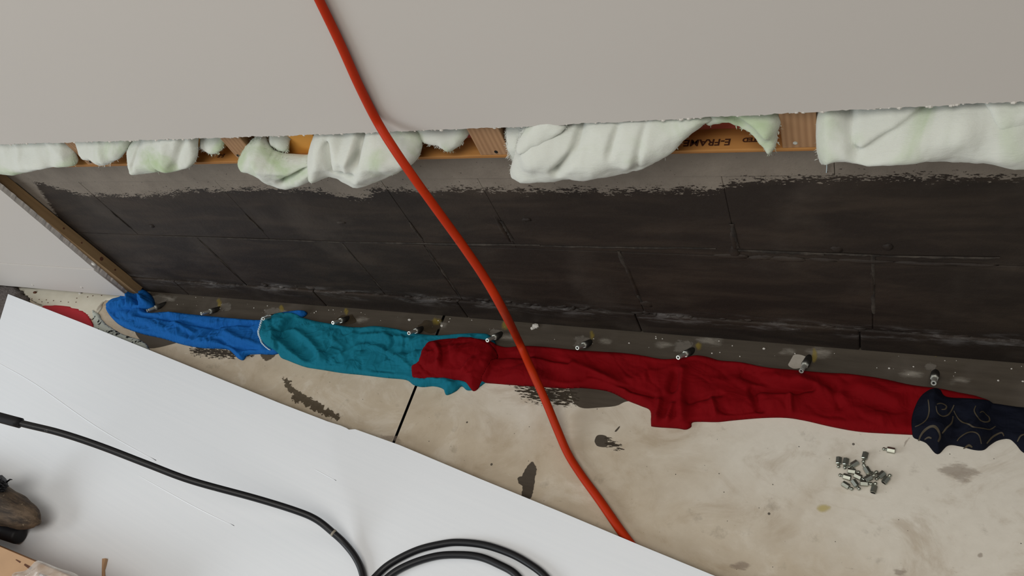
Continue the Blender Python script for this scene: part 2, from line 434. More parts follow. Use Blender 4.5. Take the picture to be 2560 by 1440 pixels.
M_redfloor = simple('red_floor_paint', srgb(176, 34, 44), .6, .12, 40)
def mat_underlay():
    t = NT('speckled_underlay'); v = t.noise(t.pos, 75, 3, .6); 
    t.color(t.mix(t.step(v, .56, .60), srgb(182, 186, 176), srgb(28, 30, 28))).rough(.9); t.bump(v, .3, .003); return t.m
M_under = mat_underlay()

# decals of paint: alpha follows brush noise and the distance from the outline
def mat_paint(name, c1, c2, lo, hi, scale, rot, fade_w, opacity=1.0, detail=4):
    t = NT(name); v = t.map(t.pos, scale, (0, 0, rot)); n = t.noise(v, 1.0, detail, .7)
    f = t.math('ADD', t.math('MULTIPLY', t.fade(), fade_w), n)
    a = t.math('MULTIPLY', t.step(f, lo, hi), opacity)
    t.color(t.mix(n, c1, c2)).rough(.75); t.alpha(a); return t.m
DK1, DK2 = srgb(62, 52, 38), srgb(100, 88, 70)
M_smear = mat_paint('dark_paint_smear', DK1, DK2, .50, .54, (70, 160, 1), 1.1, .55)
M_solid = mat_paint('dark_paint_patch', srgb(58, 50, 41), srgb(86, 77, 66), .1, .16, (6, 80, 1), 0, .9)
M_dry_brush = mat_paint('dry_brushed_paint', srgb(46, 40, 33), DK1, .57, .61, (60, 260, 1), -.12, .20)
M_bare = mat_paint('bare_concrete', srgb(146, 138, 128), srgb(180, 172, 160), .25, .4, (60, 60, 1), 0, 1.2)
M_bare2 = mat_paint('scraped_concrete', srgb(98, 92, 84), srgb(130, 122, 112), .48, .72, (90, 150, 1), 0, .55, .7)
M_dust = mat_paint('pale_dust', srgb(150, 142, 130), srgb(176, 168, 156), .62, 1.25, (30, 95, 1), 0, .6, .6)
M_yellow = mat_paint('yellow_chalk', srgb(150, 128, 40), srgb(172, 150, 66), .5, 1.1, (60, 40, 1), 0, .7, .45)
M_ochre = mat_paint('brown_hole_stain', srgb(40, 32, 22), srgb(66, 54, 36), .3, .55, (60, 60, 1), 0, .8)
M_smudge_shade = mat_paint('smudge_and_shade', srgb(140, 124, 112), srgb(160, 144, 130), .55, .9, (40, 120, 1), .5, .5, .38)
M_ystain = mat_paint('yellow_stain', srgb(196, 178, 96), srgb(206, 190, 120), .4, 1.3, (30, 30, 1), 0, 1.0, .55)

# ------------------------------------------------------------------ structure
XL, XR = -6.0, 3.0
JX = -.934   # saw cut
mb = MB(); g = .0034
def quad(m, pts): m.add(pts, [(0, 1, 2, 3)])
quad(mb, [(XL, -5, 0), (JX-g, -5, 0), (JX-g, .35, 0), (XL, .35, 0)])
quad(mb, [(JX+g, -5, 0), (XR, -5, 0), (XR, .35, 0), (JX+g, .35, 0)])
floor = new_obj('floor', mb.V, mb.F, M_floor, origin=(0, 0, 0)); tag(floor, kind='structure', label='cream painted concrete floor with dark paint smears')
mb = MB()
quad(mb, [(JX-g, -5, -.0003), (JX-g, -5, -.012), (JX-g, .35, -.012), (JX-g, .35, -.0003)])
quad(mb, [(JX+g, -5, -.012), (JX+g, -5, -.0003), (JX+g, .35, -.0003), (JX+g, .35, -.012)])
quad(mb, [(JX-g, -5, -.012), (JX+g, -5, -.012), (JX+g, .35, -.012), (JX-g, .35, -.012)])
new_obj('saw_cut', mb.V, mb.F, M_bore, floor)

# masonry wall: mortar backing with single blocks in front of it
V, F = box(XL, XR, .0022, .15, -.05, .535)
wall_back = new_obj('wall_back', V, F, M_block, origin=(0, 0, 0)); tag(wall_back, kind='structure', label='low concrete block wall painted black under the timber framing')
rb = random.Random(3)
def course(z0, z1, joints, y0, jw=.0012, bev=.0016, dy=.0008):
    J = sorted(joints)
    for a, b in zip(J[:-1], J[1:]):
        V, F = bevel_box(a + jw/2, b - jw/2, y0 + rb.uniform(0, dy), y0 + .08, z0, z1, bev)
        new_obj('concrete_block', V, F, M_block, wall_back)
J1 = [WL(*p)[0] for p in ((551, 650), (905, 667), (1105, 678), (1577, 697), (2182, 710))]
J2 = [WL(*p)[0] for p in ((302, 550), (633, 556), (1040, 579), (1266, 577), (1835, 590))]
course(.0672, .2630, [-2.4, -1.9] + J1 + [.35, .75, 1.15, 1.55], 0.0)
course(.2640, .4582, [-2.4, -2.07] + J2 + [.15, .55, .95, 1.35, 1.55], 0.0008, .0008, .0009)
course(.4585, .5345, [-2.4, -.097, 1.55], -.0005, .0006, .0007)
course(0.0, .0655, [-2.4, -1.98, -1.745, -1.27, -.87, -.47, -.07, .33, .73, 1.55], -.0045, .002, .003)
# raised mortar ridges, slightly lighter in tone, where the joints show through the paint
def ridge(p0, p1, w, h):
    a, b = WL(*p0), WL(*p1); n = 22; P = np.linspace(a, b, n); d = (b - a); d /= np.linalg.norm(d); N = np.array([d[2], 0, -d[0]]); V = []; F = []
    off = perlin(np.arange(n)*.45, np.zeros(n) + p0[0]*.01, 77)
    for i in range(n):
        k = (1 - abs(2*i/(n-1) - 1)**4) * (.75 + .5*off[i]); ww = w*(.8 + .5*off[i]); c = P[i] + N*off[i]*.0015
        V += [c + N*ww*.5 + np.array([0, .0004, 0]), c + N*ww*.2 - np.array([0, h*k, 0]), c - N*ww*.2 - np.array([0, h*k, 0]), c - N*ww*.5 + np.array([0, .0004, 0])]
    for i in range(n-1):
        for k in range(3): F.append((4*i+k, 4*i+k+1, 4*i+4+k+1, 4*i+4+k))
    new_obj('mortar_joint', V, F, M_mortar, wall_back, smooth=True)
for p0, p1, w in [((497, 597), (605, 700), .004), ((853, 606), (959, 728), .005), ((1065, 618), (1150, 742), .007), ((1545, 628), (1610, 768), .008), ((2182, 640), (2184, 785), .008), ((612, 535), (658, 580), .003), ((1022, 556), (1055, 600), .006), ((1252, 553), (1282, 602), .008), ((1828, 560), (1843, 622), .009),
                  ((275, 527), (330, 574), .003), ((400, 590), (900, 607), .003), ((900, 607), (1350, 614), .006), ((1350, 616), (1790, 622), .004), ((1840, 627), (2060, 636), .008), ((2060, 634), (2200, 640), .005), ((2200, 641), (2500, 646), .005)]:
    ridge(p0, p1, w, .0016)
# mortar lumps along the joints
mo = MB()
def blob(c, rx, ry, rz, sd, seg=10):
    V = []; F = []; rr = random.Random(sd); n = 6
    for i in range(n + 1):
        th = math.pi * i / n
        for k in range(seg):
            ph = 2*math.pi*k/seg; r = 1 + rr.uniform(-.22, .22)
            V.append((c[0] + rx*r*math.sin(th)*math.cos(ph), c[1] + ry*r*math.sin(th)*math.sin(ph), c[2] + rz*r*math.cos(th)))
    for i in range(n):
        for k in range(seg):
            k2 = (k+1) % seg; F.append((i*seg+k, i*seg+k2, (i+1)*seg+k2, (i+1)*seg+k))
    return V, F
for (x, z, rx, rz) in [(-.262, .263, .03, .006), (-.215, .262, .022, .006), (-.175, .26, .03, .007), (-.12, .262, .025, .004), (-.06, .262, .05, .004), (-.252, .30, .006, .03),
                       (-.254, .275, .008, .016), (-.03, .30, .008, .008), (.02, .262, .05, .004), (.08, .263, .04, .003), (-.10, .29, .01, .007), (-.45, .17, .005, .07), (-.05, .2, .005, .05), (-.86, .15, .004, .08), (-.66, .32, .006, .04), (-1.486, .16, .004, .09),
                       (-.44, .10, .012, .012), (-.6, .35, .01, .004), (-1.6, .3, .01, .005), (-1.02, .33, .012, .004)]:
    mo.add(*blob((x, .0025, z), rx, .005, rz, int(x*1000) + 5000))
for k in range(90):
    x = rb.uniform(-1.5, .35) if k < 60 else rb.uniform(-.9, .2)
    mo.add(*blob((x, .002, .066 + rb.uniform(-.004, .012) - .012*max(0, x+.9)), rb.uniform(.004, .016), rb.uniform(.003, .007), rb.uniform(.002, .006), k + 99, 7))
tag(new_obj('mortar_lumps', mo.V, mo.F, M_block, wall_back, smooth=True), kind='stuff')

# plasterboard: upper sheet with a rough cut lower edge, and the strip left standing at the left
def rough_sheet(name, xs, zlow, ztop, y0, y1, label):
    n = len(xs); V = []; F = []
    for x, z in zip(xs, zlow):
        V += [(x, y0, z + rb.uniform(-.0009, .0009)), (x, y1, z + rb.uniform(-.002, .001)), (x, y0, ztop), (x, y1, ztop)]
    for i in range(n - 1):
        a, b = 4*i, 4*i + 4
        F += [(a, b, b+2, a+2), (a+1, a+3, b+3, b+1), (a, a+1, b+1, b), (a+2, b+2, b+3, a+3)]
    F += [(0, 2, 3, 1), (4*n-4, 4*n-3, 4*n-1, 4*n-2)]
    o = new_obj(name, V, F, M_dry, origin=(0, 0, 0)); tag(o, kind='structure', label=label); return o
xs = np.concatenate([np.linspace(XL, -1.95, 12), np.arange(-1.94, .35, .004), np.linspace(.36, XR, 12)])
zl = np.interp(xs, [-6, -1.75, -.95, -.5, .1, 3], [.624, .6225, .613, .6112, .618, .628]) + .0012 * perlin(xs * 22, xs * 0, 3) + .0008 * perlin(xs * 90, xs * 0, 4)
wall_upper = rough_sheet('wall_upper', xs, zl, 2.45, -.040, -.0285, 'upper white plasterboard sheet cut off above the block wall')
# ragged paper crumbs on the cut edge
mo = MB()
for k in range(260):
    x = rb.uniform(-1.85, .25); z = np.interp(x, xs, zl); s = rb.uniform(.0006, .0022)
    mo.add(*blob((x, rb.uniform(-.0405, -.036), z - s*.4), s*1.5, s*.7, s, k, 5))
tag(new_obj('torn_paper_crumbs', mo.V, mo.F, M_core, wall_upper), kind='stuff')
# left strip, its right hand edge is a rough vertical cut
zs = np.arange(.03, .64, .006); xe = np.interp(zs, [.03, .25, .45, .64], [-1.943, -1.924, -1.906, -1.905]) + .0016*perlin(zs*25, zs*0, 8)
V = []; F = []
for z, x in zip(zs, xe): V += [(XL, -.040, z), (x, -.040, z), (x + .003*rb.random(), -.0275, z), (XL, -.0275, z)]
for i in range(len(zs)-1):
    a, b = 4*i, 4*i+4
    F += [(a, a+1, b+1, b), (a+1, a+2, b+2, b+1), (a+3, b+3, b+2, a+2)]
F += [(0, 3, 2, 1)]
wall_left = new_obj('wall_left', V, F, M_dry, origin=(0, 0, 0)); tag(wall_left, kind='structure', label='white plasterboard left standing at the left end')
V, F = bevel_box(XL, -1.934, -.0425, -.0395, .03, .158, .0012)
base_l = new_obj('baseboard_left', V, F, M_dry, origin=(0, 0, 0)); tag(base_l, kind='structure', label='painted lower strip of the left wall lining')
for (px, py, s) in [(235, 660, .006), (82, 712, .004), (205, 718, .004)]:
    q = WL(px, py, -.042); V, F = blob(q, s, s*.7, s, int(px)); new_obj('plaster_crumb', V, F, M_core, wall_left, smooth=True)
V, F = bevel_box(-2.4, -1.912, -.0272, -.001, .02, .64, .0015)
# batten behind it
bat = new_obj('timber_batten', V, F, M_batten); tag(bat, 'upright pine batten edge beside the black painted wall at left', 'batten')
for (z, r) in [(.17, .006), (.30, .003), (.12, .003), (.24, .0025)]:
    V, F = lathe((-1.9125, -.014, z), (1, 0, 0), [(0, r), (.0012, r*.8)], 10); new_obj('knot', V, F, M_print, bat)

# outer lining behind the framing
V, F = box(XL, -1.06, .016, .022, .52, .75); sh1 = None
cols = [('wall_outer', -6.0, -.70, simple('ochre_sheathing', srgb(252, 190, 92), .7, .06, 10)), ('wall_rear', -.70, 3.0, simple('red_building_wrap', srgb(205, 104, 84), .7, .08, 10))]
for nm, a, b, m in cols:
    V, F = box(a, b, .012, .02, .53, 1.2)
    tag(new_obj(nm, V, F, m, origin=((a+b)/2, .012, .53)), kind='structure', label='sheathing seen between the studs')

# a bright offcut of board standing behind the insulation
xa, xb_ = WL(696, 362, -.012)[0], WL(800, 362, -.012)[0]
V, F = bevel_box(xa, xb_, -.012, .006, .5417, .70, .001)
tag(new_obj('board_offcut', V, F, simple('orange_board', srgb(226, 160, 74), .7, .06, 14)), 'flat orange board offcut behind the drooping insulation fold', 'board')
# bottom plate, studs
V, F = bevel_box(-2.3, 1.5, -.027, .014, .5352, .5415, .0012)
plate = new_obj('bottom_plate', V, F, M_plate); tag(plate, 'long pine bottom plate lying along the top of the block wall', 'timber')
def lettering(txt, x, y, size, z):
    c = bpy.data.curves.new('txt', 'FONT'); c.body = txt; c.size = size; c.extrude = .0001; c.offset = .0004
    o = bpy.data.objects.new('txt', c); col.objects.link(o)
    dg = bpy.context.evaluated_depsgraph_get(); me = bpy.data.meshes.new_from_object(o.evaluated_get(dg))
    bpy.data.objects.remove(o)
    me.materials.clear(); me.materials.append(M_inkl)
    p = bpy.data.objects.new('printed_lettering', me); col.objects.link(p); p.parent = plate
    p.rotation_euler = (0, 0, math.pi)
    p.location = Vector((x, y, z)) - Vector(plate['_o'])
    p['label'] = 'dark upside-down stamp lettering'
q = FL(1828, 350, .5417); lettering('E-FRAME', q[0], q[1] + .002, .0165, .5418)
q = FL(1900, 344, .5417); lettering('ITED', q[0], q[1], .0105, .5418)
q = FL(562, 387, .5417); lettering('E-F', q[0], q[1]+.002, .012, .5418)
studs = [(-1.53, -1.484, 'narrow pine stud at far left between the small insulation tufts', (225, 405)), (-1.104, -1.056, 'slanting pine stud left of the long drooping insulation fold', (595, 389)),
         (-.600, -.547, 'pine stud with a nail left of the ragged insulation end near the middle', (1240, 380)), (-.1546, -.111, 'wide pine stud with vertical grain at right beside the stamped plate', (1988, 358))]
for a, b, lab, nail in studs:
    V, F = bevel_box(a, b, -.0268, .012, .5415, .72, .0014)
    s = new_obj('timber_stud', V, F, M_stud); tag(s, lab, 'stud', 'studs above the block wall')
    q = WL(*nail, -.0272); x = min(max(q[0], a+.008), b-.008)
    V, F = lathe((x, -.0255, q[2]), (0, -1, 0), [(0, .003), (.0018, .003), (.0022, .002)], 10); new_obj('nail_head', V, F, M_bore if nail[0] != 1988 else M_steel, s)

# ------------------------------------------------------------------ insulation batts
def yc_of(z): return -.002 - .036 * sstep(.612, .560, z)
def lobe(root, pix, T, seed, lumps=.009, dy=0.0, ridges=(), name='fold', fuzz=1.0):
    P = catmull([WL(px, py, -.03)[[0, 2]] for px, py in pix], 6, True)
    P = P + .0016 * np.stack([perlin(P[:, 0]*120, P[:, 1]*120, seed), perlin(P[:, 0]*120, P[:, 1]*120, seed+5)], 1)
    U, D, Fc = sheet(P, .0028)
    R = max(.012, min(.034, D.max()))
    prof = np.sqrt(1 - (1 - np.clip(D / R, 0, 1))**2)
    w = sstep(0, .014, D)
    z = U[:, 1]; up = sstep(.606, .622, z)
    n = lumps * fbm(U[:, 0]*13, U[:, 1]*17, seed, 2) + .0010 * fbm(U[:, 0]*60, U[:, 1]*60, seed+3)
    h = T * prof + w * n
    for (pl, amp, wd) in ridges:
        Q = np.array([WL(px, py, -.04)[[0, 2]] for px, py in pl]); dd = seg_dist(U, Q[:-1], Q[1:]); h = h + w * amp * (1.9 if amp < 0 else 1.3) * np.exp(-(dd / wd)**2)
    front = yc_of(z) + dy - np.maximum(h, .0008 * (D > 0)) * (1 - .15*up)
    over = z > .608
    lim = -.030
    if dy > -.02: front = np.where(over, np.maximum(front, lim - .0), front)
    back = yc_of(z) + dy + .7 * T * prof
    n0 = len(U); bnd = D <= 0
    V = np.concatenate([np.stack([U[:, 0], front, z], 1), np.stack([U[:, 0], back, z], 1)])
    bi = np.where(bnd, np.arange(n0), np.arange(n0) + n0)
    F = [f for f in Fc] + [bi[f[::-1]] for f in Fc]
    o = new_obj(name, V, F, M_batt, root, smooth=True)
    # loose fibres
    fb = MB(); rr = np.random.default_rng(seed + 50)
    nb = int(900 * fuzz * max(1, len(P) / 120)); 
    orient = 1.0 if np.sum(P[:, 0]*np.roll(P[:, 1], -1) - np.roll(P[:, 0], -1)*P[:, 1]) > 0 else -1.0
    for k in range(nb):
        i = rr.integers(len(P)); a, b = P[i], P[(i+1) % len(P)]; tng = b - a; L = np.hypot(*tng) + 1e-9; nrm = np.array([tng[1], -tng[0]]) / L
        nrm = nrm * orient
        p = a + tng * rr.random() - nrm * rr.uniform(.001, .006); ln = rr.uniform(.001, .0034) * (1 if rr.random() < .95 else 1.8)
        e = p + nrm * ln * rr.uniform(.4, 1) + rr.normal(0, .0022, 2)
        if e[1] > .606 and dy > -.02: continue
        y0 = yc_of(p[1]) + dy - rr.uniform(-.003, .008); y1 = y0 - rr.uniform(-.004, .006); w_ = .00014
        fb.add([(p[0]-w_, y0, p[1]), (p[0]+w_, y0, p[1]+w_), ((p[0]+e[0])/2 + rr.normal(0, .001), (y0+y1)/2, (p[1]+e[1])/2), (e[0], y1, e[1])], [(0, 1, 2), (2, 1, 3)])
    tag(new_obj('loose_fibres', fb.V, fb.F, M_batt, o), kind='stuff')
    return o
def batt(px, label, lobes):
    q = WL(*px, -.03); r = empty('insulation_batt', (q[0], q[1], .53)); tag(r, label, 'insulation', 'insulation batts between the studs')
    for i, L in enumerate(lobes): lobe(r, **L)
    return r
batt((60, 400), 'white insulation batt at the far left edge of the photo', [
    dict(pix=[(-80, 345), (60, 345), (130, 345), (160, 360), (185, 384), (200, 400), (170, 402), (130, 404), (100, 413), (60, 421), (30, 419), (0, 412), (-80, 412)], T=.026, seed=11,
         ridges=[([(20, 360), (60, 395), (120, 400)], .006, .012), ([(90, 360), (160, 385)], .005, .008)])])
batt((400, 400), 'insulation in three hanging tufts with a pale green scallop, left of the slanting stud', [
    dict(pix=[(165, 345), (260, 335), (322, 342), (314, 380), (292, 394), (266, 402), (244, 392), (222, 391), (205, 384), (178, 366)], T=.022, seed=12, ridges=[([(230, 360), (265, 395)], .005, .009)]),
    dict(pix=[(316, 374), (328, 358), (345, 342), (390, 342), (425, 385), (424, 408), (408, 415), (380, 418), (350, 414), (334, 402), (326, 388)], T=.024, seed=13, ridges=[([(340, 350), (342, 400)], -.004, .004)]),
    dict(pix=[(366, 362), (376, 346), (400, 335), (470, 335), (490, 362), (501, 382), (492, 394), (462, 402), (436, 402), (410, 394), (386, 380)], T=.03, seed=14, dy=-.008, ridges=[([(455, 345), (450, 395)], -.006, .008), ([(400, 352), (430, 396)], .004, .01)]),
    dict(pix=[(480, 335), (542, 332), (553, 366), (552, 380), (532, 387), (508, 381), (490, 372)], T=.016, seed=15, dy=.012)])
batt((830, 430), 'long white insulation fold drooping over the concrete beside the orange cord', [
    dict(pix=[(604, 392), (610, 372), (628, 358), (648, 354), (668, 368), (700, 380), (745, 384), (785, 384), (812, 398), (806, 424), (775, 440), (736, 450), (706, 444), (678, 432), (650, 416), (625, 410)], T=.03, seed=16,
         ridges=[([(620, 372), (660, 395), (730, 405), (790, 395)], .006, .010), ([(715, 432), (780, 402)], -.008, .005), ([(650, 364), (690, 384), (760, 390)], -.004, .005)]),
    dict(pix=[(778, 346), (800, 328), (900, 322), (1000, 318), (1044, 338), (1058, 360), (1050, 384), (1022, 401), (992, 417), (955, 431), (915, 434), (878, 428), (850, 417), (822, 424), (796, 420), (781, 396)], T=.030, seed=17, dy=-.003,
         ridges=[([(800, 345), (808, 380), (800, 412)], .008, .012), ([(830, 352), (858, 372), (890, 362)], .009, .010), ([(820, 360), (850, 395), (900, 402)], -.007, .005), ([(898, 332), (903, 380)], -.012, .006), ([(880, 350), (884, 385)], .007, .008), ([(860, 390), (910, 410)], .006, .012), ([(930, 340), (925, 400)], .006, .016)]),
    dict(pix=[(985, 318), (1050, 312), (1130, 310), (1164, 312), (1170, 340), (1152, 364), (1124, 375), (1096, 366), (1062, 362), (1020, 350)], T=.018, seed=18, dy=.010, ridges=[([(1000, 338), (1050, 336)], .005, .01)]),
    dict(pix=[(650, 330), (692, 328), (718, 378), (700, 384), (668, 372), (654, 356)], T=.012, seed=19, dy=.016)])
batt((1450, 410), 'broad white insulation batt with a ragged left end near the middle stud', [
    dict(pix=[(1250, 312), (1300, 308), (1312, 350), (1306, 396), (1290, 402), (1280, 384), (1268, 360)], T=.012, seed=20, dy=.004, fuzz=1.5),
    dict(pix=[(1286, 402), (1290, 378), (1300, 352), (1296, 334), (1312, 322), (1340, 314), (1400, 300), (1500, 292), (1650, 280), (1750, 276), (1792, 300), (1764, 312), (1724, 330), (1688, 352), (1654, 370), (1616, 389), (1566, 399), (1506, 408), (1440, 412), (1380, 418), (1322, 423), (1304, 414)], T=.036, seed=21, dy=-.006, fuzz=1.8,
         ridges=[([(1455, 310), (1448, 345), (1405, 382)], -.009, .006), ([(1340, 350), (1420, 345)], .007, .02), ([(1500, 325), (1580, 340)], .006, .02), ([(1545, 315), (1535, 345)], -.005, .005), ([(1612, 312), (1600, 380)], -.004, .005), ([(1400, 320), (1445, 312)], -.005, .004)]),
    dict(pix=[(1300, 334), (1316, 312), (1346, 297), (1385, 294), (1420, 305), (1400, 322), (1350, 338), (1316, 346)], T=.022, seed=22, dy=-.026, fuzz=2.2),
    dict(pix=[(1735, 276), (1830, 272), (1940, 268), (1958, 300), (1946, 328), (1942, 352), (1928, 367), (1908, 347), (1880, 331), (1850, 321), (1815, 316), (1760, 318)], T=.026, seed=23, dy=.002,
         ridges=[([(1790, 292), (1860, 325), (1925, 350)], -.006, .006), ([(1840, 300), (1910, 320)], .007, .014)])])
batt((2300, 375), 'wide pale green insulation batt at the right edge', [
    dict(pix=[(2040, 262), (2120, 258), (2300, 252), (2450, 248), (2680, 240), (2680, 392), (2560, 383), (2480, 376), (2400, 373), (2300, 375), (2200, 374), (2150, 371), (2112, 367), (2082, 372), (2058, 382), (2046, 368), (2041, 330)], T=.03, seed=24, dy=-.002,
         ridges=[([(2150, 346), (2240, 318), (2330, 286), (2380, 262)], -.009, .006), ([(2180, 352), (2300, 318), (2400, 300)], .010, .018), ([(2120, 290), (2135, 340)], -.006, .006), ([(2060, 290), (2070, 360)], .004, .012)]),
    dict(pix=[(2452, 246), (2560, 240), (2680, 236), (2680, 310), (2600, 306), (2548, 312), (2512, 326), (2488, 322), (2470, 298)], T=.028, seed=25, dy=-.008, ridges=[([(2480, 300), (2560, 280)], .005, .012)])])

P = catmull([WL(2060, 376, -.004), WL(2063, 396, -.003), WL(2067, 412, -.003), WL(2066, 432, -.003)], 6); V, F = tube(P, .0006, 6)
new_obj('loose_thread', V, F, M_stitch, wall_back, smooth=True)
# ------------------------------------------------------------------ floor marks
def decal(name, pix, mat, z=.0005, step=.004, smooth=4, rough_amp=.0):
    P = np.array([FL(px, py)[:2] for px, py in pix]); P = catmull(P, smooth, True)
    if rough_amp: P = P + rough_amp * np.stack([perlin(P[:, 0]*130, P[:, 1]*130, 31) + .7*perlin(P[:, 0]*420, P[:, 1]*420, 33), perlin(P[:, 0]*130, P[:, 1]*130, 32) + .7*perlin(P[:, 0]*420, P[:, 1]*420, 34)], 1)
    U, D, Fc = sheet(P, step)
    V = np.stack([U[:, 0], U[:, 1], np.full(len(U), z)], 1)
    return new_obj(name, V, Fc, mat, floor, attr=np.clip(D / max(D.max(), 1e-6), 0, 1))
def ell(cx, cy, rx, ry, n=12, jit=.12):
    r = random.Random(int(cx)); return [(cx + rx*math.cos(a)*(1+r.uniform(-jit, jit)), cy + ry*math.sin(a)*(1+r.uniform(-jit, jit))) for a in [2*math.pi*k/n for k in range(n)]]
decal('paint_smear', [(708, 945), (725, 952), (732, 966), (760, 985), (790, 1003), (815, 1018), (852, 1041), (840, 1050), (800, 1034), (765, 1014), (733, 1003), (728, 985), (714, 965)], M_smear, step=.0025, smooth=24, rough_amp=.006)
decal('paint_smear', [(1318, 1165), (1330, 1155), (1341, 1172), (1336, 1205), (1328, 1244), (1303, 1244), (1308, 1218), (1297, 1207), (1295, 1194), (1302, 1194), (1307, 1207), (1307, 1188)], M_solid, step=.002, smooth=14, rough_amp=.002)
decal('paint_smear', [(1487, 1100), (1495, 1088), (1516, 1091), (1519, 1110), (1514, 1118), (1495, 1116), (1488, 1108)], M_solid, step=.002)
decal('brush_mark', [(1514, 1091), (1545, 1104), (1566, 1128), (1540, 1127), (1513, 1118)], M_dry_brush, z=.0006, step=.003)
decal('paint_patch', [(1425, 960), (1470, 955), (1560, 970), (1600, 1000), (1565, 1004), (1540, 1015), (1500, 1019), (1460, 1021), (1440, 1012), (1430, 995)], M_solid)
decal('brush_mark', [(1270, 950), (1350, 955), (1440, 960), (1446, 1010), (1410, 1024), (1350, 1016), (1310, 1004), (1285, 978)], M_dry_brush, z=.0006)
decal('brush_mark', [(482, 862), (560, 866), (645, 880), (625, 896), (570, 900), (520, 896), (478, 888)], M_dry_brush, z=.0006)
decal('paint_patch', [(340, 826), (400, 838), (452, 850), (425, 862), (374, 871), (352, 852)], M_solid)
decal('paint_smear', [(650, 878), (690, 878), (682, 895), (662, 902)], M_smear, step=.002)
decal('paint_smear', [(1845, 1042), (1880, 1037), (1896, 1040), (1880, 1048)], M_dry_brush, step=.002)
decal('paint_fleck', [(1537, 1078), (1548, 1066), (1549, 1069), (1541, 1079)], M_solid, step=.001)
decal('dirt_fleck', [(2276, 1091), (2270, 1104), (2262, 1118), (2258, 1116), (2261, 1104), (2268, 1098)], M_smudge_shade, step=.0015)
decal('yellow_stain', ell(2060, 1271, 20, 12), M_ystain, step=.003)
decal('smudge_and_shade', [(2330, 1165), (2400, 1150), (2460, 1180), (2420, 1215), (2370, 1205)], M_smudge_shade)
decal('smudge_and_shade', ell(2450, 1388, 9, 8), M_smudge_shade, step=.002)
decal('smudge_and_shade', ell(2250, 1432, 22, 14), M_smudge_shade, step=.003)
decal('smudge_and_shade', ell(1850, 1415, 28, 14), M_smudge_shade, step=.004)
decal('smudge_and_shade', [(930, 1084), (985, 1088), (1004, 1096), (1010, 1112), (960, 1100)], M_smudge_shade)  # shade painted in grey between the panel edge and the saw cut
# scraped rings, dust and chalk round the packers
for (cx, cy, rx, ry, m) in [(1998, 905, 27, 17, M_bare), (1708, 868, 26, 19, M_bare2), (1456, 856, 24, 18, M_bare2), (1240, 836, 20, 14, M_bare2), (395, 752, 26, 11, M_bare2), (560, 768, 20, 12, M_bare2), (680, 780, 22, 12, M_bare2), (2328, 918, 18, 12, M_bare2),
                            (1075, 816, 28, 16, M_ochre), (868, 800, 24, 14, M_ochre)]:
    decal('scraped_ring', ell(cx, cy, rx, ry, 12, .2), m, z=.0006, step=.0025)
for (cx, cy, rx, ry) in [(1512, 853, 26, 16), (1775, 852, 44, 20), (1660, 862, 30, 14), (2050, 882, 42, 22), (1970, 880, 30, 14), (410, 745, 40, 14), (905, 800, 22, 14), (1270, 842, 36, 16), (2400, 952, 40, 14), (2280, 935, 40, 16), (700, 778, 24, 10), (1105, 812, 20, 14)]:
    decal('dust_smear', ell(cx, cy, rx, ry), M_dust, z=.0004, step=.004)
for (cx, cy, rx, ry) in [(1480, 838, 8, 14), (1746, 866, 12, 12), (2036, 888, 9, 20), (1092, 803, 14, 12), (866, 778, 8, 12), (548, 758, 8, 14), (704, 772, 8, 10), (1263, 815, 10, 16), (2340, 885, 6, 8)]:
    decal('chalk_mark', ell(cx, cy, rx, ry), M_yellow, z=.0008, step=.002)
# crumbs on the painted band
mo = MB()
for k in range(70):
    q = FL(rb.uniform(380, 2550), 0); x = rb.uniform(-1.85, .2); y = rb.uniform(-.045, -.008); s = rb.choice([.0004, .0006, .0006, .0008, .0011, .0015])
    mo.add(*blob((x, y, s*.5), s*1.2, s, s*.7, k, 6))
for (px, py, s) in [(1340, 817, .006), (1332, 822, .004), (500, 735, .003), (2365, 885, .003), (1910, 872, .002), (1024, 800, .003), (1105, 815, .003)]:
    q = FL(px, py); mo.add(*blob((q[0], q[1], s*.4), s*1.3, s, s*.6, px, 7))
tag(new_obj('mortar_crumbs', mo.V, mo.F, M_core, origin=(-.8, -.04, 0)), 'pale mortar crumbs scattered on the dark floor band by the wall', 'crumbs', kind='stuff')

# ------------------------------------------------------------------ left corner: carpet, vinyl, red patch, underlay
def slab(name, pix, mat, T, step, seed, lump, z0=0.0, edgeR=.006, smooth=5, fuzzy=.0, parent=None):
    P = catmull(np.array([FL(px, py, z0 + T*.5)[:2] for px, py in pix]), smooth, True)
    if fuzzy: P = P + fuzzy * np.stack([perlin(P[:, 0]*90, P[:, 1]*90, seed), perlin(P[:, 0]*90, P[:, 1]*90, seed+1)], 1)
    U, D, Fc = sheet(P, step)
    h = z0 + T * np.sqrt(1 - (1 - np.clip(D/edgeR, 0, 1))**2) + sstep(0, edgeR, D) * lump * fbm(U[:, 0]*60, U[:, 1]*60, seed)
    V = np.stack([U[:, 0], U[:, 1], h], 1); n0 = len(U)
    V2 = V.copy(); V2[:, 2] = z0 + .0002
    bi = np.where(D <= 0, np.arange(n0), np.arange(n0) + n0)
    V[D <= 0, 2] = z0 + .0002
    return new_obj(name, np.concatenate([V, V2]), [f for f in Fc] + [bi[f[::-1]] for f in Fc], mat, parent, smooth=True)
tag(slab('carpet', [(-180, 705), (-60, 708), (0, 712), (32, 712), (48, 722), (62, 736), (72, 748), (60, 790), (0, 870), (-180, 900)], M_carpet, .011, .006, 41, .004, fuzzy=.006, edgeR=.012), 'dark grey carpet edge at the far left corner of the white board', 'carpet')
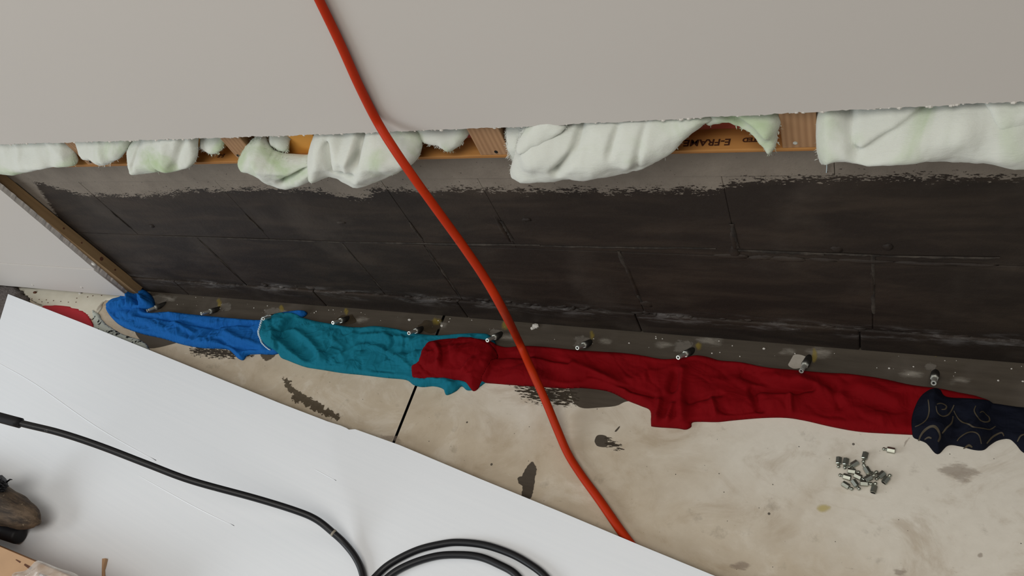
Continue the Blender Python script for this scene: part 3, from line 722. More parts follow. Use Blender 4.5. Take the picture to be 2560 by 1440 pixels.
vin = slab('vinyl_scrap', [(44, 719), (160, 722), (310, 736), (330, 745), (262, 752), (254, 772), (236, 790), (228, 800), (214, 786), (190, 778), (150, 766), (108, 765), (80, 752), (60, 735)], M_vinyl, .003, .006, 42, .0, edgeR=.003, smooth=3)
tag(vin, 'cream floor covering scrap with rows of nail holes under the left wall', 'vinyl')
mo = MB()
for (px, py) in [(70, 742), (82, 748), (100, 750), (118, 751), (136, 753), (154, 755), (173, 757), (192, 757), (107, 756), (122, 758), (194, 747), (221, 744), (234, 741), (256, 740), (90, 733)]:
    q = FL(px, py); mo.add(*blob((q[0], q[1], .0032), .0028, .0016, .0006, px, 7))
tag(new_obj('nail_holes', mo.V, mo.F, M_print, vin), kind='stuff')
q = FL(90, 733); V, F = blob((q[0], q[1], .004), .008, .004, .003, 3, 8); new_obj('tar_spot', V, F, M_print, vin, smooth=True)
q = FL(203, 735); V, F = blob((q[0], q[1], .004), .007, .004, .003, 4, 8); new_obj('plaster_drip', V, F, M_core, vin, smooth=True)
tag(slab('red_mat', [(108, 765), (130, 763), (160, 764), (190, 770), (213, 780), (224, 794), (232, 830), (150, 830), (90, 790)], M_redfloor, .004, .005, 43, .0, edgeR=.003), 'red felt patch peeking out beside the white board at left', 'mat')
tag(slab('carpet_underlay', [(230, 776), (243, 782), (262, 806), (300, 832), (352, 850), (372, 876), (330, 880), (240, 850), (233, 815)], M_under, .006, .005, 44, .0015, edgeR=.005, fuzzy=.003), 'black speckled grey underlay scrap between board and blue rag', 'underlay')
decal('smudge_and_shade', [(255, 757), (262, 755), (252, 775), (238, 790), (240, 778)], M_smudge_shade, z=.0035, step=.003)

# ------------------------------------------------------------------ rags
class Cloth:
    def __init__(s, pix, zref, t, seed, amp, freq, ang, ridges=(), below=(), R=.011, sm=5, broad=.006):
        s.P = catmull(np.array([FL(px, py, zref)[:2] for px, py in pix]), sm, True); s.t = t; s.seed = seed; s.amp = amp; s.freq = freq; s.ang = ang; s.below = below; s.R = R; s.broad = broad
        s.rd = [(catmull(np.array([FL(px, py, zref + t*.6)[:2] for px, py in pl]), 4), a, w) for pl, a, w in ridges]
        # raster of the height, used for what lies on top and for the print
        s.st = .003; s.lo = s.P.min(0) - .01; hi = s.P.max(0) + .01; s.nx = int((hi[0]-s.lo[0])/s.st) + 2; s.ny = int((hi[1]-s.lo[1])/s.st) + 2
        gx, gy = np.meshgrid(s.lo[0] + s.st*np.arange(s.nx), s.lo[1] + s.st*np.arange(s.ny), indexing='ij'); U = np.stack([gx.ravel(), gy.ravel()], 1)
        D = np.where(grid_inside(s.P, s.lo, s.st, s.nx, s.ny).ravel(), grid_dist(s.P, s.lo, s.st, s.nx, s.ny)[0], 0)
        s.grid = s.height(U, D).reshape(s.nx, s.ny)
    def H(s, U):
        f = (U - s.lo) / s.st; i = np.floor(f).astype(int); fr = f - i; ok = (i[:, 0] >= 0) & (i[:, 1] >= 0) & (i[:, 0] < s.nx-1) & (i[:, 1] < s.ny-1)
        i0 = np.clip(i[:, 0], 0, s.nx-2); j0 = np.clip(i[:, 1], 0, s.ny-2); a, b = fr[:, 0], fr[:, 1]; g = s.grid
        return np.where(ok, (g[i0, j0]*(1-a) + g[i0+1, j0]*a)*(1-b) + (g[i0, j0+1]*(1-a) + g[i0+1, j0+1]*a)*b, 0)
    def under(s, U):
        z = np.zeros(len(U))
        for b in s.below: z = np.maximum(z, b.H(U))
        return z
    def height(s, U, D):
        x, y = U[:, 0], U[:, 1]; c, sn = math.cos(s.ang), math.sin(s.ang)
        wx = .016*perlin(x*22, y*22, s.seed+9); wy = .016*perlin(x*22, y*22, s.seed+10)
        a = (x+wx)*c + (y+wy)*sn; b = -(x+wx)*sn + (y+wy)*c
        prof = np.sqrt(1 - (1 - np.clip(D/s.R, 0, 1))**2); w = sstep(.001, .014, D); f = s.freq
        patch = sstep(-.15, .45, perlin(x*9, y*11, s.seed+12)); patch2 = sstep(-.1, .5, perlin(x*8, y*9, s.seed+14))
        rp = lambda u, v, k: (1 - np.abs(perlin(u, v, s.seed+k))*2.6).clip(0, 1)**1.3
        wr = s.amp * (rp(a*f*.22, b*f*.8, 0)*(.35+patch) + .7*rp(a*f*.7, b*f*.3, 3)*patch2 + .5*rp((a-b)*f*.9, (a+b)*f*.35, 6)*patch + .35*rp((a+.4*b)*f*1.9, (b-.3*a)*f*.8, 8)*patch2 - .5)
        nr = lambda u, v, k: (1 - np.abs(perlin(u, v, s.seed+k))*6).clip(0, 1)
        wr = wr + s.amp*.55 * (nr(a*f*.30, b*f*.9, 20)*patch2 + .8*nr(a*f*.95, b*f*.45, 21)*patch - nr((a+b)*f*.6, (b-a)*f*.3, 22)*.8)
        h = s.t*prof + w*(wr + s.broad*fbm(x*10, y*15, s.seed+4, 2))
        for (Q, am, wd) in s.rd:
            dd = seg_dist(U, Q[:-1], Q[1:]); h = h + w*am*1.5*np.exp(-(dd/wd)**2)
        h = np.maximum(h, .0016*prof)
        return np.where(D > 0, h + .85*s.under(U), 0)
    def build(s, name, mat, root=None, step=.0018):
        U, D, Fc = sheet(s.P, step); und = s.under(U); z = np.where(D > 0, s.height(U, D), und) + .0006
        V = np.stack([U[:, 0], U[:, 1], np.maximum(z, und + .0010 + .0035*sstep(0, .008, D)*(und > 0))], 1); V2 = V.copy(); V2[:, 2] = und + .0006
        n0 = len(U); bi = np.where(D <= 0, np.arange(n0), np.arange(n0)+n0)
        return new_obj(name, np.concatenate([V, V2]), [f for f in Fc] + [bi[f[::-1]] for f in Fc], mat, root, smooth=True)

blue = Cloth([(263, 770), (285, 764), (330, 768), (352, 767), (372, 780), (420, 778), (480, 784), (540, 790), (600, 795), (650, 798), (688, 792), (697, 781), (757, 774), (758, 786), (722, 802), (702, 850), (690, 880), (640, 881), (614, 884), (603, 896), (590, 892), (578, 880), (560, 869), (500, 866), (450, 857), (400, 842), (350, 831), (303, 814), (278, 795)],
    .010, .016, 61, .0044, 34, .30, ridges=[([(340, 785), (400, 793), (470, 805), (540, 815)], -.006, .005), ([(300, 778), (360, 800), (420, 830), (470, 850)], .004, .012), ([(500, 838), (530, 815), (560, 808), (620, 806)], -.006, .005), ([(505, 848), (540, 842), (570, 862), (640, 870)], -.005, .005), ([(560, 826), (600, 848), (650, 862)], .005, .008), ([(430, 800), (480, 830)], .004, .006), ([(575, 868), (600, 894)], .003, .006)])
r = empty('blue_rag', FL(500, 830)); tag(r, 'bright blue rag bunched up at the left end of the row', 'rag', 'rags laid along the foot of the wall')
blue.build('cloth', M_blue, r)
bend = Cloth([(261, 768), (266, 755), (280, 743), (303, 735), (306, 718), (318, 711), (334, 722), (352, 718), (368, 730), (376, 750), (372, 762), (350, 768), (310, 772), (285, 778)],
    .02, .026, 62, .009, 42, .7, ridges=[([(308, 722), (318, 740), (312, 758)], .010, .008), ([(345, 735), (360, 752), (340, 762)], .008, .007), ([(330, 735), (335, 750)], -.010, .006), ([(275, 755), (300, 748)], .006, .008)], R=.016)
bend.build('folded_end', M_blue, r)

teal = Cloth([(653, 842), (653, 824), (664, 803), (690, 790), (735, 787), (785, 799), (830, 807), (872, 814), (905, 815), (935, 812), (965, 815), (990, 819), (1030, 828), (1062, 833), (1100, 835), (1150, 831), (1198, 830), (1224, 836), (1240, 870), (1225, 935), (1205, 955), (1185, 968), (1164, 971), (1150, 961), (1136, 973), (1112, 983), (1104, 968), (1080, 961), (1052, 963), (1030, 958), (1010, 945), (960, 940), (900, 933), (850, 928), (800, 920), (762, 914), (735, 905), (715, 897), (698, 890), (690, 879), (672, 869), (660, 857)],
    .010, .013, 63, .0048, 28, .60, below=[blue], ridges=[([(690, 850), (720, 875), (750, 905)], .009, .010), ([(690, 835), (730, 825), (770, 850), (805, 893)], .007, .008), ([(680, 800), (700, 830), (690, 850)], -.006, .008), ([(805, 893), (850, 850), (880, 830)], .005, .008), ([(975, 830), (978, 850), (965, 868)], -.006, .004), ([(1010, 875), (1060, 862)], -.009, .007), ([(900, 838), (960, 836), (1020, 845)], .005, .007), ([(830, 900), (900, 862), (960, 872), (1020, 915)], .004, .007), ([(860, 915), (900, 880)], .004, .006), ([(1060, 955), (1110, 950), (1140, 968)], .006, .008)])
r = empty('teal_rag', FL(900, 870)); tag(r, 'teal rag with a scalloped white stitched edge beside the blue one', 'rag', 'rags laid along the foot of the wall')
teal.build('cloth', M_teal, r)
st = np.array([FL(px, py, .018) for px, py in [(684, 786), (670, 800), (660, 815), (653, 833), (652, 845), (657, 858), (666, 867), (674, 873)]]); st = catmull(st, 12)
mb = MB()
hh = teal.H(st[:, :2])
for k in range(0, len(st) - 1, 3):
    seg = st[k:k+4].copy()
    if len(seg) < 3: continue
    zz = np.maximum(hh[k:k+len(seg)], blue.H(seg[:, :2])) + .002
    bul = np.sin(np.linspace(0, math.pi, len(seg))) * .0055
    seg[:, 2] = zz + bul*.4; seg[:, 0] -= bul
    mb.add(*tube(seg, .0010, 6))
new_obj('white_stitching', mb.V, mb.F, M_stitch, r, smooth=True)

red = Cloth([(1055, 915), (1065, 868), (1090, 852), (1150, 845), (1215, 852), (1262, 864), (1300, 861), (1345, 862), (1400, 867), (1450, 872), (1500, 875), (1550, 878), (1600, 884), (1650, 893), (1680, 893), (1705, 891), (1738, 884), (1768, 888), (1800, 897), (1850, 901), (1910, 913), (1970, 919), (2060, 927), (2120, 930), (2200, 941), (2280, 958), (2345, 966), (2400, 977), (2450, 988), (2480, 1010), (2420, 1080), (2340, 1085), (2290, 1082), (2230, 1079), (2150, 1074), (2080, 1062), (2010, 1046), (1960, 1039), (1900, 1040), (1830, 1046), (1790, 1050), (1732, 1050), (1726, 1062), (1712, 1069), (1690, 1066), (1632, 1062), (1625, 1055), (1623, 1022), (1600, 1010), (1565, 996), (1530, 978), (1500, 970), (1450, 965), (1410, 966), (1340, 962), (1280, 958), (1230, 954), (1150, 948), (1090, 940)],
    .010, .012, 64, .0026, 24, .25, below=[teal], broad=.008, ridges=[([(1240, 885), (1340, 890), (1420, 905)], -.007, .006), ([(1330, 895), (1420, 908), (1500, 940), (1560, 975)], .007, .010), ([(1470, 935), (1500, 945), (1560, 968), (1630, 985)], -.005, .005), ([(1690, 930), (1682, 965)], -.012, .010), ([(1700, 925), (1700, 990), (1705, 1040)], .008, .010), ([(1640, 1050), (1648, 1000)], .006, .006), ([(1665, 1062), (1680, 1010)], .006, .005), ([(1720, 1000), (1800, 985)], -.004, .006), ([(1780, 995), (1788, 1035)], .005, .005), ([(1800, 1020), (1840, 1032), (1900, 1020)], -.004, .005),
        ([(1860, 930), (1920, 955), (1990, 972)], -.008, .010), ([(1880, 968), (1960, 972), (2030, 968)], -.009, .006), ([(1885, 980), (1895, 1010), (1915, 1035)], -.007, .008), ([(1976, 980), (1978, 1035)], .005, .004), ([(2000, 945), (2100, 985)], .005, .010), ([(2100, 1000), (2200, 1040)], .005, .014), ([(2080, 960), (2100, 1010)], -.005, .008), ([(2150, 960), (2240, 1000)], .004, .012)])
r = empty('red_rag', FL(1700, 960)); tag(r, 'long dark red rag reaching from the teal rag to the patterned navy cloth', 'rag', 'rags laid along the foot of the wall')
red.build('cloth', M_red, r, .0020)
rflap = Cloth([(1022, 922), (1024, 908), (1042, 899), (1054, 884), (1062, 862), (1080, 846), (1108, 848), (1150, 840), (1180, 840), (1215, 850), (1232, 866), (1234, 880), (1224, 896), (1218, 912), (1196, 942), (1172, 963), (1152, 944), (1100, 938), (1032, 938)],
    .028, .009, 65, .0022, 22, 1.1, below=[red, teal], broad=.007, ridges=[([(1100, 850), (1112, 880), (1115, 910), (1130, 935)], -.010, .007), ([(1085, 850), (1100, 880), (1098, 905)], .007, .008), ([(1160, 920), (1180, 900)], .004, .006), ([(1155, 940), (1175, 935)], .004, .006)], R=.008)
rflap.build('folded_flap', M_red, r)

navy = Cloth([(2330, 967), (2350, 968), (2366, 986), (2420, 992), (2490, 998), (2545, 1006), (2640, 1020), (2660, 1100), (2600, 1135), (2562, 1120), (2542, 1098), (2525, 1086), (2498, 1090), (2478, 1102), (2462, 1114), (2438, 1114), (2402, 1105), (2372, 1103), (2345, 1125), (2318, 1098), (2298, 1089), (2283, 1080), (2279, 1050), (2285, 1018), (2302, 986)],
    .018, .009, 66, .0018, 26, .9, below=[red], broad=.008, R=.009, ridges=[([(2345, 1120), (2335, 1060), (2330, 980)], .006, .012), ([(2440, 1110), (2450, 1040)], .006, .014), ([(2400, 1100), (2390, 1030)], -.005, .010)])
r = empty('navy_rag', FL(2420, 1050)); tag(r, 'dark navy cloth with gold swirls at the right end of the row', 'rag', 'rags laid along the foot of the wall')
navy.build('cloth', M_navy, r)
def swirl(pts, w=.0022):
    P = catmull(np.array([FL(px, py, .028)[:2] for px, py in pts]), 8); T = np.gradient(P, axis=0); T /= np.linalg.norm(T, axis=1)[:, None]; N = np.stack([-T[:, 1], T[:, 0]], 1)
    tw = w * (.6 + .4*np.sin(np.linspace(0, math.pi, len(P))))[:, None]
    L, Rr = P + N*tw*.5, P - N*tw*.5; V = []
    for a, m, b in zip(L, P, Rr):
        for q, dz in ((a, .0009), (m, .0012), (b, .0009)): V.append((q[0], q[1], float(np.maximum(navy.H(q[None])[0], red.H(q[None])[0]) + .0006 + dz)))
    n = len(P); F = []
    for i in range(n-1): F += [(3*i, 3*i+1, 3*i+4, 3*i+3), (3*i+1, 3*i+2, 3*i+5, 3*i+4)]
    return V, F
for pts in [[(2320, 1000), (2323, 1025), (2316, 1045), (2300, 1056), (2288, 1060)], [(2298, 1085), (2308, 1072), (2328, 1066), (2344, 1072), (2351, 1086), (2346, 1098)], [(2313, 1085), (2322, 1083), (2330, 1087)], [(2340, 1016), (2344, 1030), (2356, 1038), (2370, 1034), (2380, 1020), (2386, 1008)], [(2342, 1012), (2354, 1008), (2366, 1012), (2364, 1020), (2354, 1022)],
            [(2386, 1020), (2398, 1040), (2420, 1058), (2450, 1068), (2475, 1066), (2492, 1054)], [(2384, 1034), (2380, 1052), (2366, 1068), (2356, 1078)], [(2440, 1012), (2436, 1026), (2446, 1042), (2464, 1048), (2476, 1042), (2474, 1030), (2460, 1024), (2450, 1030)], [(2395, 1090), (2404, 1080), (2424, 1076), (2444, 1084), (2456, 1100)], [(2412, 1104), (2424, 1100), (2434, 1104)], [(2470, 1096), (2486, 1080), (2506, 1070), (2514, 1076)], [(2548, 1090), (2556, 1078), (2570, 1074)]]:
    V, F = swirl(pts, .0034 if pts[0] == (2298, 1085) else .0022); new_obj('gold_swirl', V, F, M_gold, r, smooth=True)

# ------------------------------------------------------------------ injection packers
bases = [(408, 762), (545, 773), (690, 790), (868, 797), (1053, 823), (1250, 837), (1473, 857), (1728, 878), (2020, 900), (2338, 935)]
tips = [(367, 777), (503, 784), (658, 797), (832, 807), (1022, 833), (1218, 851), (1443, 870), (1695, 894), (2003, 928), (2334, 958)]
plab = ['packer beside the bunched end of the blue rag, leftmost of the row', 'packer above the middle of the blue rag, second from the left', 'packer half covered where the teal rag overlaps the blue', 'packer above the left half of the teal rag', 'packer above the right half of the teal rag in a brown stain', 'packer at the red flap just left of the orange cord', 'packer right of the orange cord above the red rag', 'packer in a round grey scraped ring above the red bulge', 'packer in a pale grey scraped ring, second from the right', 'packer above the navy cloth, rightmost of the row']
for b, tp, lab in zip(bases, tips, plab):
    B = FL(*b); Tt = WL(*tp, B[1] - .036); d = Vector(Tt - B); L = d.length; d.normalize()
    r = empty('injection_packer', B); tag(r, 'steel ' + lab, 'packer', 'injection packers along the wall joint')
    s0 = L * .40; p = Vector(B)
    V, F = lathe(p - d*.012, d, [(0, .0062), (.012, .0068), (.012 + s0*.5, .0066), (.012 + s0, .0070)], 16); new_obj('rubber_sleeve', V, F, M_rubber, r, smooth=True)
    V, F = lathe(p + d*s0, d, [(0, .0058), (.0008, .0066), (.0038, .0066), (.0046, .0058)], 6, rot=.3); new_obj('hex_nut', V, F, M_steel, r)
    V, F = lathe(p + d*(s0+.0046), d, [(0, .0042), (L-s0-.0095, .0040), (L-s0-.0085, .0034), (L-s0-.0070, .0034), (L-s0-.006, .0041), (L-s0-.0046, .0041), (L-s0-.0046, .0022), (L-s0-.0075, .0020)], 16, cap1=False); new_obj('nipple_tube', V, F, M_steel, r, smooth=False)
    V, F = lathe(p + d*(L-.0035), d, [(0, .0024), (.0012, .0023)], 12); new_obj('bore', V, F, M_bore, r)

# ------------------------------------------------------------------ loose fittings
fits = [((485, 520), (475, 660), 'leftmost fitting of the pile, nipple pointing down'), ((635, 545), (608, 680), 'fitting second from the left in the upper row of the pile'), ((820, 590), (705, 660), 'fitting third in the upper row, its nipple touching its neighbour'),
        ((1040, 415), (1005, 545), 'topmost fitting of the pile'), ((1590, 300), (1430, 270), 'fitting lying apart to the upper right of the pile'), ((1085, 730), (1025, 630), 'bright fitting in the middle of the pile catching the light'),
        ((755, 742), (895, 765), 'horizontal fitting just under the upper row, nipple to the right'), ((655, 868), (525, 830), 'fitting at the left with its nipple pointing left'), ((885, 852), (1000, 910), 'dark fitting in the heart of the pile, nipple to the lower right'),
        ((1165, 835), (1245, 785), 'dark fitting propped against the bright one'), ((1390, 820), (1275, 915), 'fitting on the right with its nipple pointing lower left'), ((1480, 935), (1570, 825), 'rightmost fitting of the pile, open end towards the viewer'),
        ((630, 1040), (760, 1120), 'fitting at the lower left corner of the pile'), ((825, 1000), (910, 1115), 'slanting fitting at the bottom left of the pile'), ((1020, 1000), (1155, 1010), 'horizontal fitting at the bottom of the pile, nipple to the right'), ((1225, 1130), (1255, 1015), 'lowest fitting of the pile, open end towards the viewer'), ((1110, 935), (1200, 885), 'small fitting half hidden in the middle of the pile')]
zp = lambda c: (2040 + c[0]/8.47, 1090 + c[1]/8.47)
placed = []
for (bc, bb, lab) in fits:
    c0 = FL(*zp(bc), .005); c1 = FL(*zp(bb), .005); d = Vector((c1 - c0)); d.z = 0; d.normalize(); p = Vector(c0); p.z = .0046
    for (q, e) in placed:
        dist = (Vector((p.x, p.y, 0)) - Vector((q.x, q.y, 0))).length
        if dist < .0092: p.z = max(p.z, q.z + .0082)
    placed.append((p.copy(), d))
    r = empty('grease_fitting', (p.x, p.y, p.z - .0046)); tag(r, 'zinc plated hex ' + lab, 'fitting', 'loose fittings on the floor')
    V, F = lathe(p - d*.0060, d, [(0, .0040), (.0006, .0050), (.0112, .0050), (.0120, .0044)], 6, cap0=False, rot=math.pi/6); new_obj('hex_body', V, F, M_zinc, r)
    V, F = lathe(p - d*.0055, d, [(0, .0040), (.0004, .0036)], 12); new_obj('socket', V, F, M_bore, r)
    pr = [(0, .0022), (.0022, .0020)] + [(.0046 - .0028*math.cos(a), .0029*math.sin(a)) for a in np.linspace(.75, math.pi-.12, 8)]
    V, F = lathe(p + d*.0058, d, pr, 14); new_obj('ball_nipple', V, F, M_zinc, r, smooth=True)

# ------------------------------------------------------------------ white board
ZB = .0205; TB = .004
top_px = [(20, 735), (200, 805), (450, 906), (700, 1008), (820, 1054), (852, 1064), (866, 1070), (872, 1074), (888, 1073), (905, 1079), (1000, 1113), (1200, 1197), (1400, 1279), (1600, 1363), (1790, 1441)]
E1 = [FL(px, py, ZB + TB)[:2] for px, py in top_px]
dirr = (E1[-1] - E1[-3]); dirr /= np.linalg.norm(dirr); E1.append(E1[-1] + dirr * .55)
cl = FL(0, 800, ZB + TB)[:2]; sd = cl - E1[0]; sd /= np.linalg.norm(sd)
far = E1[0] + sd * 1.1; near = E1[-1] + np.array([-.17, -.985]) * .9
out = np.array(E1 + [near, far])
bm = bmesh.new(); vt = [bm.verts.new((x, y, ZB + TB)) for x, y in out]; bm.faces.new(vt)
if bm.faces[:][0].calc_area() and True:
    bm.normal_update()
ex = bmesh.ops.extrude_face_region(bm, geom=bm.faces[:]); bmesh.ops.translate(bm, vec=(0, 0, -TB), verts=[v for v in ex['geom'] if isinstance(v, bmesh.types.BMVert)])
bmesh.ops.recalc_face_normals(bm, faces=bm.faces[:])
bm.verts.index_update(); V = [tuple(v.co) for v in bm.verts]; F = [[v.index for v in f.verts] for f in bm.faces]; bm.free()
board = new_obj('white_panel', V, F, M_board); tag(board, 'large white panel lying across the lower left over the floor and cord', 'panel')
def crease(pts, w, h):
    P = catmull(np.array([FL(px, py, ZB + TB) for px, py in pts]), 6); n = len(P); V = []; F = []
    T = np.gradient(P, axis=0); T /= np.linalg.norm(T, axis=1)[:, None]; N = np.stack([-T[:, 1], T[:, 0], 0*T[:, 0]], 1)
    for i in range(n):
        k = math.sin(math.pi * min(1, max(.02, i/(n-1)))) ** .5
        V += [P[i] + N[i]*w*.5, P[i] + np.array([0, 0, h*k]), P[i] - N[i]*w*.5]
    for i in range(n-1): F += [(3*i, 3*i+1, 3*i+4, 3*i+3), (3*i+1, 3*i+2, 3*i+5, 3*i+4)]
    new_obj('crease', V, F, M_board, board)
crease([(-40, 888), (0, 910), (88, 960), (240, 1066), (390, 1152)], .0028, .0008)
crease([(345, 1188), (480, 1263), (585, 1315)], .0024, .0005)
crease([(785, 1172), (840, 1202)], .002, .0004)
# offcut strips that carry the panel
for k, (px, py) in enumerate([(420, 960), (1150, 1260), (1500, 1400)]):
    c = FL(px, py)[:2] + np.array([-.13, -.16]); V, F = box(c[0]-.05, c[0]+.05, c[1]-.03, c[1]+.03, 0, ZB); 
    new_obj('support_strip', V, F, M_plate, board)

# ------------------------------------------------------------------ orange cord
cp = []
for px, py, wp, mode, v in [(755, -90, 25, 'w', -.0480), (798, 0, 24, 'w', -.0480), (850, 108, 24, 'w', -.0480), (898, 215, 23.5, 'w', -.0485), (942, 302, 23.5, 'w', -.0500), (985, 372, 23.5, 'w', -.078), (1040, 452, 23, 'w', -.100), (1100, 535, 23, 'w', -.112), (1160, 618, 23, 'w', -.124), (1212, 695, 23, 'w', -.136), (1255, 770, 23, 'w', -.150),
                           (1295, 850, 22.5, 'f', .085), (1332, 932, 22, 'f', .060), (1365, 1005, 21.5, 'f', .040), (1395, 1078, 21, 'f', .022), (1420, 1135, 20.5, 'f', .0095), (1452, 1186, 21, 'f', .0078), (1500, 1252, 22.5, 'f', .0078), (1560, 1338, 23.5, 'f', .0078), (1640, 1440, 23, 'f', .0078)]:
    q = WL(px, py, v) if mode == 'w' else FL(px, py, v); dep = (q - CAM) @ RM[:, 2] if False else ((RM.T @ (q - CAM))[2]); cp.append((*q, min(.0080, max(.0062, .5*wp*dep/FPX))))
cp = np.array(cp); cs = catmull(cp, 8)
V, F = tube(cs[:, :3], cs[:, 3], 16)
cord = new_obj('orange_cord', V, F, M_cord, smooth=True); tag(cord, 'orange extension cord hanging down the wall and across the floor', 'cord')

# ------------------------------------------------------------------ black hose on the board
zt = ZB + TB + .0004; hr = .0066
hp = [(-160, 1003, .44), (-60, 1028, .41), (52, 1058, .37), (150, 1082, .33), (250, 1115, .285), (370, 1161, .235), (480, 1202, .190), (640, 1246, .125), (740, 1277, .088), (791, 1299, .068), (832, 1331, .052), (863, 1360, .040), (891, 1397, zt+hr+.004), (907, 1438, zt+hr),
      (914, 1500, zt+hr), (935, 1570, zt+hr), (1000, 1640, zt+hr), (1150, 1670, zt+hr), (1320, 1630, zt+hr), (1400, 1540, zt+hr), (1385, 1475, zt+hr), (1360, 1438, zt+hr), (1322, 1409, zt+hr), (1276, 1384, zt+hr), (1213, 1363, zt+hr), (1151, 1356, zt+hr), (1104, 1360, zt+hr), (1041, 1376, zt+hr), (979, 1407, zt+hr), (942, 1438, zt+hr+.003),
      (900, 1490, zt+hr*3.1), (880, 1560, zt+hr*3.1), (920, 1640, zt+hr*3.1), (1050, 1700, zt+hr*3.1), (1200, 1680, zt+hr*3.1), (1310, 1580, zt+hr*2.5), (1320, 1490, zt+hr), (1291, 1438, zt+hr), (1244, 1410, zt+hr), (1197, 1392, zt+hr), (1144, 1387, zt+hr), (1088, 1391, zt+hr), (1026, 1410, zt+hr), (976, 1438, zt+hr), (940, 1480, zt+hr), (930, 1540, zt+hr)]
H3 = catmull(np.array([FL(*q) for q in hp]), 8)
root = empty('black_hose', H3[8*13]); tag(root, 'black rubber hose rising at left and coiled on the white panel', 'hose')
V, F = tube(H3, hr, 14); new_obj('hose', V, F, M_hose, root, smooth=True)
slv = H3[: 8*2 + 1]; V, F = tube(slv, .0098, 16); new_obj('end_sleeve', V, F, M_sleeve, root, smooth=True)
i0 = 8*10; V, F = tube(H3[i0:i0+2], hr*1.06, 14); new_obj('pale_band', V, F, M_ring, root, smooth=True)

# ------------------------------------------------------------------ tools and box at the lower left
def lump(name, A, B, prof, mat, parent, flat=.6, seed=1, amp=.004):
    A, B = np.array(A), np.array(B); d = B - A; L = np.linalg.norm(d); d /= L; s = np.cross(d, [0, 0, 1]); s /= np.linalg.norm(s); u = np.cross(s, d)
    seg = 28; V = []; F = []; n = len(prof)
    for i, (t, r) in enumerate(prof):
        for k in range(seg):
            a = 2*math.pi*k/seg; rr = r + amp * float(perlin(np.array([t*9.]), np.array([math.cos(a)*1.7 + math.sin(a)*.9]), seed)[0]) * (r > .004)
            V.append(A + d*L*t + s*rr*math.cos(a) + u*rr*flat*math.sin(a))
    for i in range(n-1):
        for k in range(seg): k2 = (k+1) % seg; F.append((i*seg+k, i*seg+k2, (i+1)*seg+k2, (i+1)*seg+k))
    F.append(tuple(reversed(range(seg)))); F.append(tuple(range((n-1)*seg, n*seg)))
    return new_obj(name, V, F, mat, parent, smooth=True)
zt2 = .07
A, B = FL(-170, 1185, zt2), FL(97, 1306, zt2)
tool = empty('wooden_tool', (*A[:2], zt)); tag(tool, 'worn brown wooden tool end poking in at the left edge', 'tool')
pf = [(0, .034), (.15, .040), (.35, .043), (.55, .043), (.70, .040), (.80, .036), (.88, .030), (.94, .023), (.98, .014), (1.0, .004)]
pf = [(t, r) for t, r in zip(np.linspace(0, 1, 40), np.interp(np.linspace(0, 1, 40), [p[0] for p in pf], [p[1] for p in pf]))]
lump('wooden_head', A, B, pf, M_tool, tool, flat=.85, seed=5)
# frayed black bristles on top of it
mb = MB(); c = FL(2, 1214, .115)
for k in range(46):
    rr = np.random.default_rng(k); a = c + rr.normal(0, .006, 3) - np.array([.02, .0, .0]); e = a + np.array([rr.uniform(.012, .034), rr.uniform(-.012, .010), rr.uniform(-.012, .012)])
    mb.add(*tube(np.array([a, (a+e)/2 + rr.normal(0, .003, 3), e]), [.0022, .0018, .0008], 6))
mb.add(*blob(c - np.array([.03, 0, .008]), .026, .02, .022, 8, 12))
new_obj('frayed_bristles', mb.V, mb.F, M_sleeve, tool, smooth=True)
V, F = [], []
A2, B2 = FL(-150, 1278, .043), FL(49, 1341, .043); dv = Vector(B2 - A2); Ln = dv.length
V, F = lathe(A2, dv, [(0, .018), (Ln-.006, .018), (Ln-.002, .0165), (Ln, .014)], 20)
grip = new_obj('black_grip', V, F, M_sleeve, smooth=True); tag(grip, 'black round grip end below the brown wooden tool', 'grip')
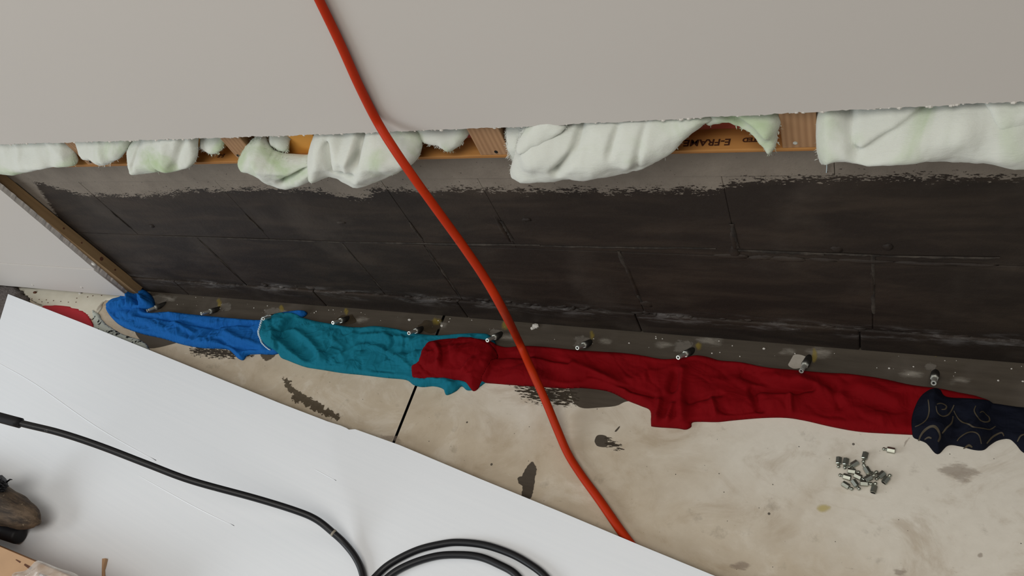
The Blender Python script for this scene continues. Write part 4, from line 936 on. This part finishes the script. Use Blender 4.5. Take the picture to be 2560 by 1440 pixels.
# cardboard box
hb = .13
P0 = FL(-130, 1312, hb); P1 = FL(250, 1472, hb); e = (P1 - P0); e[2] = 0; Lb = np.linalg.norm(e); e /= Lb; nb = np.array([e[1], -e[0], 0]); 
if nb[1] > 0: nb = -nb
bx = empty('cardboard_box', (*(P0 + nb*.1)[:2], zt)); tag(bx, 'cardboard box corner with torn film at the bottom left corner', 'box')
def panel(name, a, b, w, z0, th, mat, parent):
    """slab from line a-b reaching w along nb at height z0"""
    pts = [a, b, b + nb*w, a + nb*w]
    V = [(p[0], p[1], z0) for p in pts] + [(p[0], p[1], z0 - th) for p in pts]
    F = [(0, 1, 2, 3), (7, 6, 5, 4), (0, 4, 5, 1), (1, 5, 6, 2), (2, 6, 7, 3), (3, 7, 4, 0)]
    return new_obj(name, V, F, mat, parent)
Wb = .24
V = []; F = []
for p in [P0, P1, P1 + nb*Wb, P0 + nb*Wb]: V += [(p[0], p[1], zt), (p[0], p[1], hb)]
F = [(0, 2, 3, 1), (2, 4, 5, 3), (4, 6, 7, 5), (6, 0, 1, 7), (0, 6, 4, 2)]
new_obj('box_walls', V, F, M_card2, bx)
sp = Lb * .36
panel('top_flap', P0, P0 + e*sp, Wb, hb + .003, .003, M_card2, bx)
fl2 = panel('top_flap', P0 + e*(sp + .003), P1, Wb, hb + .004, .003, M_card, bx)
for (a, b, c_) in [((62, 1409), (80, 1418), .006), ((98, 1432), (120, 1440), .007), ((40, 1398), (52, 1404), .003)]:
    p, q = FL(*a, hb+.0045), FL(*b, hb+.0045); V = [p, q, q + nb*c_, p + nb*c_*.5]; V = [(v[0], v[1], hb + .0046) for v in V]; new_obj('printed_mark', V, [(0, 1, 2, 3)], M_print, fl2)
# crumpled clear film over the box corner
fp = [(28, 1432), (60, 1424), (84, 1402), (100, 1402), (140, 1418), (190, 1436), (200, 1470), (60, 1480), (30, 1460)]
Pq = catmull(np.array([FL(px, py, hb + .01)[:2] for px, py in fp]), 5, True); U, D, Fc = sheet(Pq, .003)
hz = hb + .0055 + .004*sstep(0, .01, D) + .010*ridged(U[:, 0]*30, U[:, 1]*30, 71)*sstep(0, .012, D)
new_obj('clear_film', np.stack([U[:, 0], U[:, 1], hz], 1), Fc, M_film, bx, smooth=True)
# torn cardboard sliver
tp = [FL(px, py, zt) for px, py in [(261, 1399), (270, 1398), (267, 1412), (263, 1426), (264, 1446), (257, 1446), (257, 1424)]]
V = [(p[0], p[1], zt + .0002) for p in tp] + [(p[0], p[1], zt + .003 + .004*(i < 3)) for i, p in enumerate(tp)]; n = len(tp)
F = [tuple(range(n, 2*n)), tuple(reversed(range(n)))] + [(i, (i+1) % n, n+(i+1) % n, n+i) for i in range(n)]
tag(new_obj('cardboard_sliver', V, F, M_card), 'small torn cardboard sliver on the panel near the bottom edge', 'cardboard')

for o in bpy.data.objects:
    if '_o' in o: del o['_o']
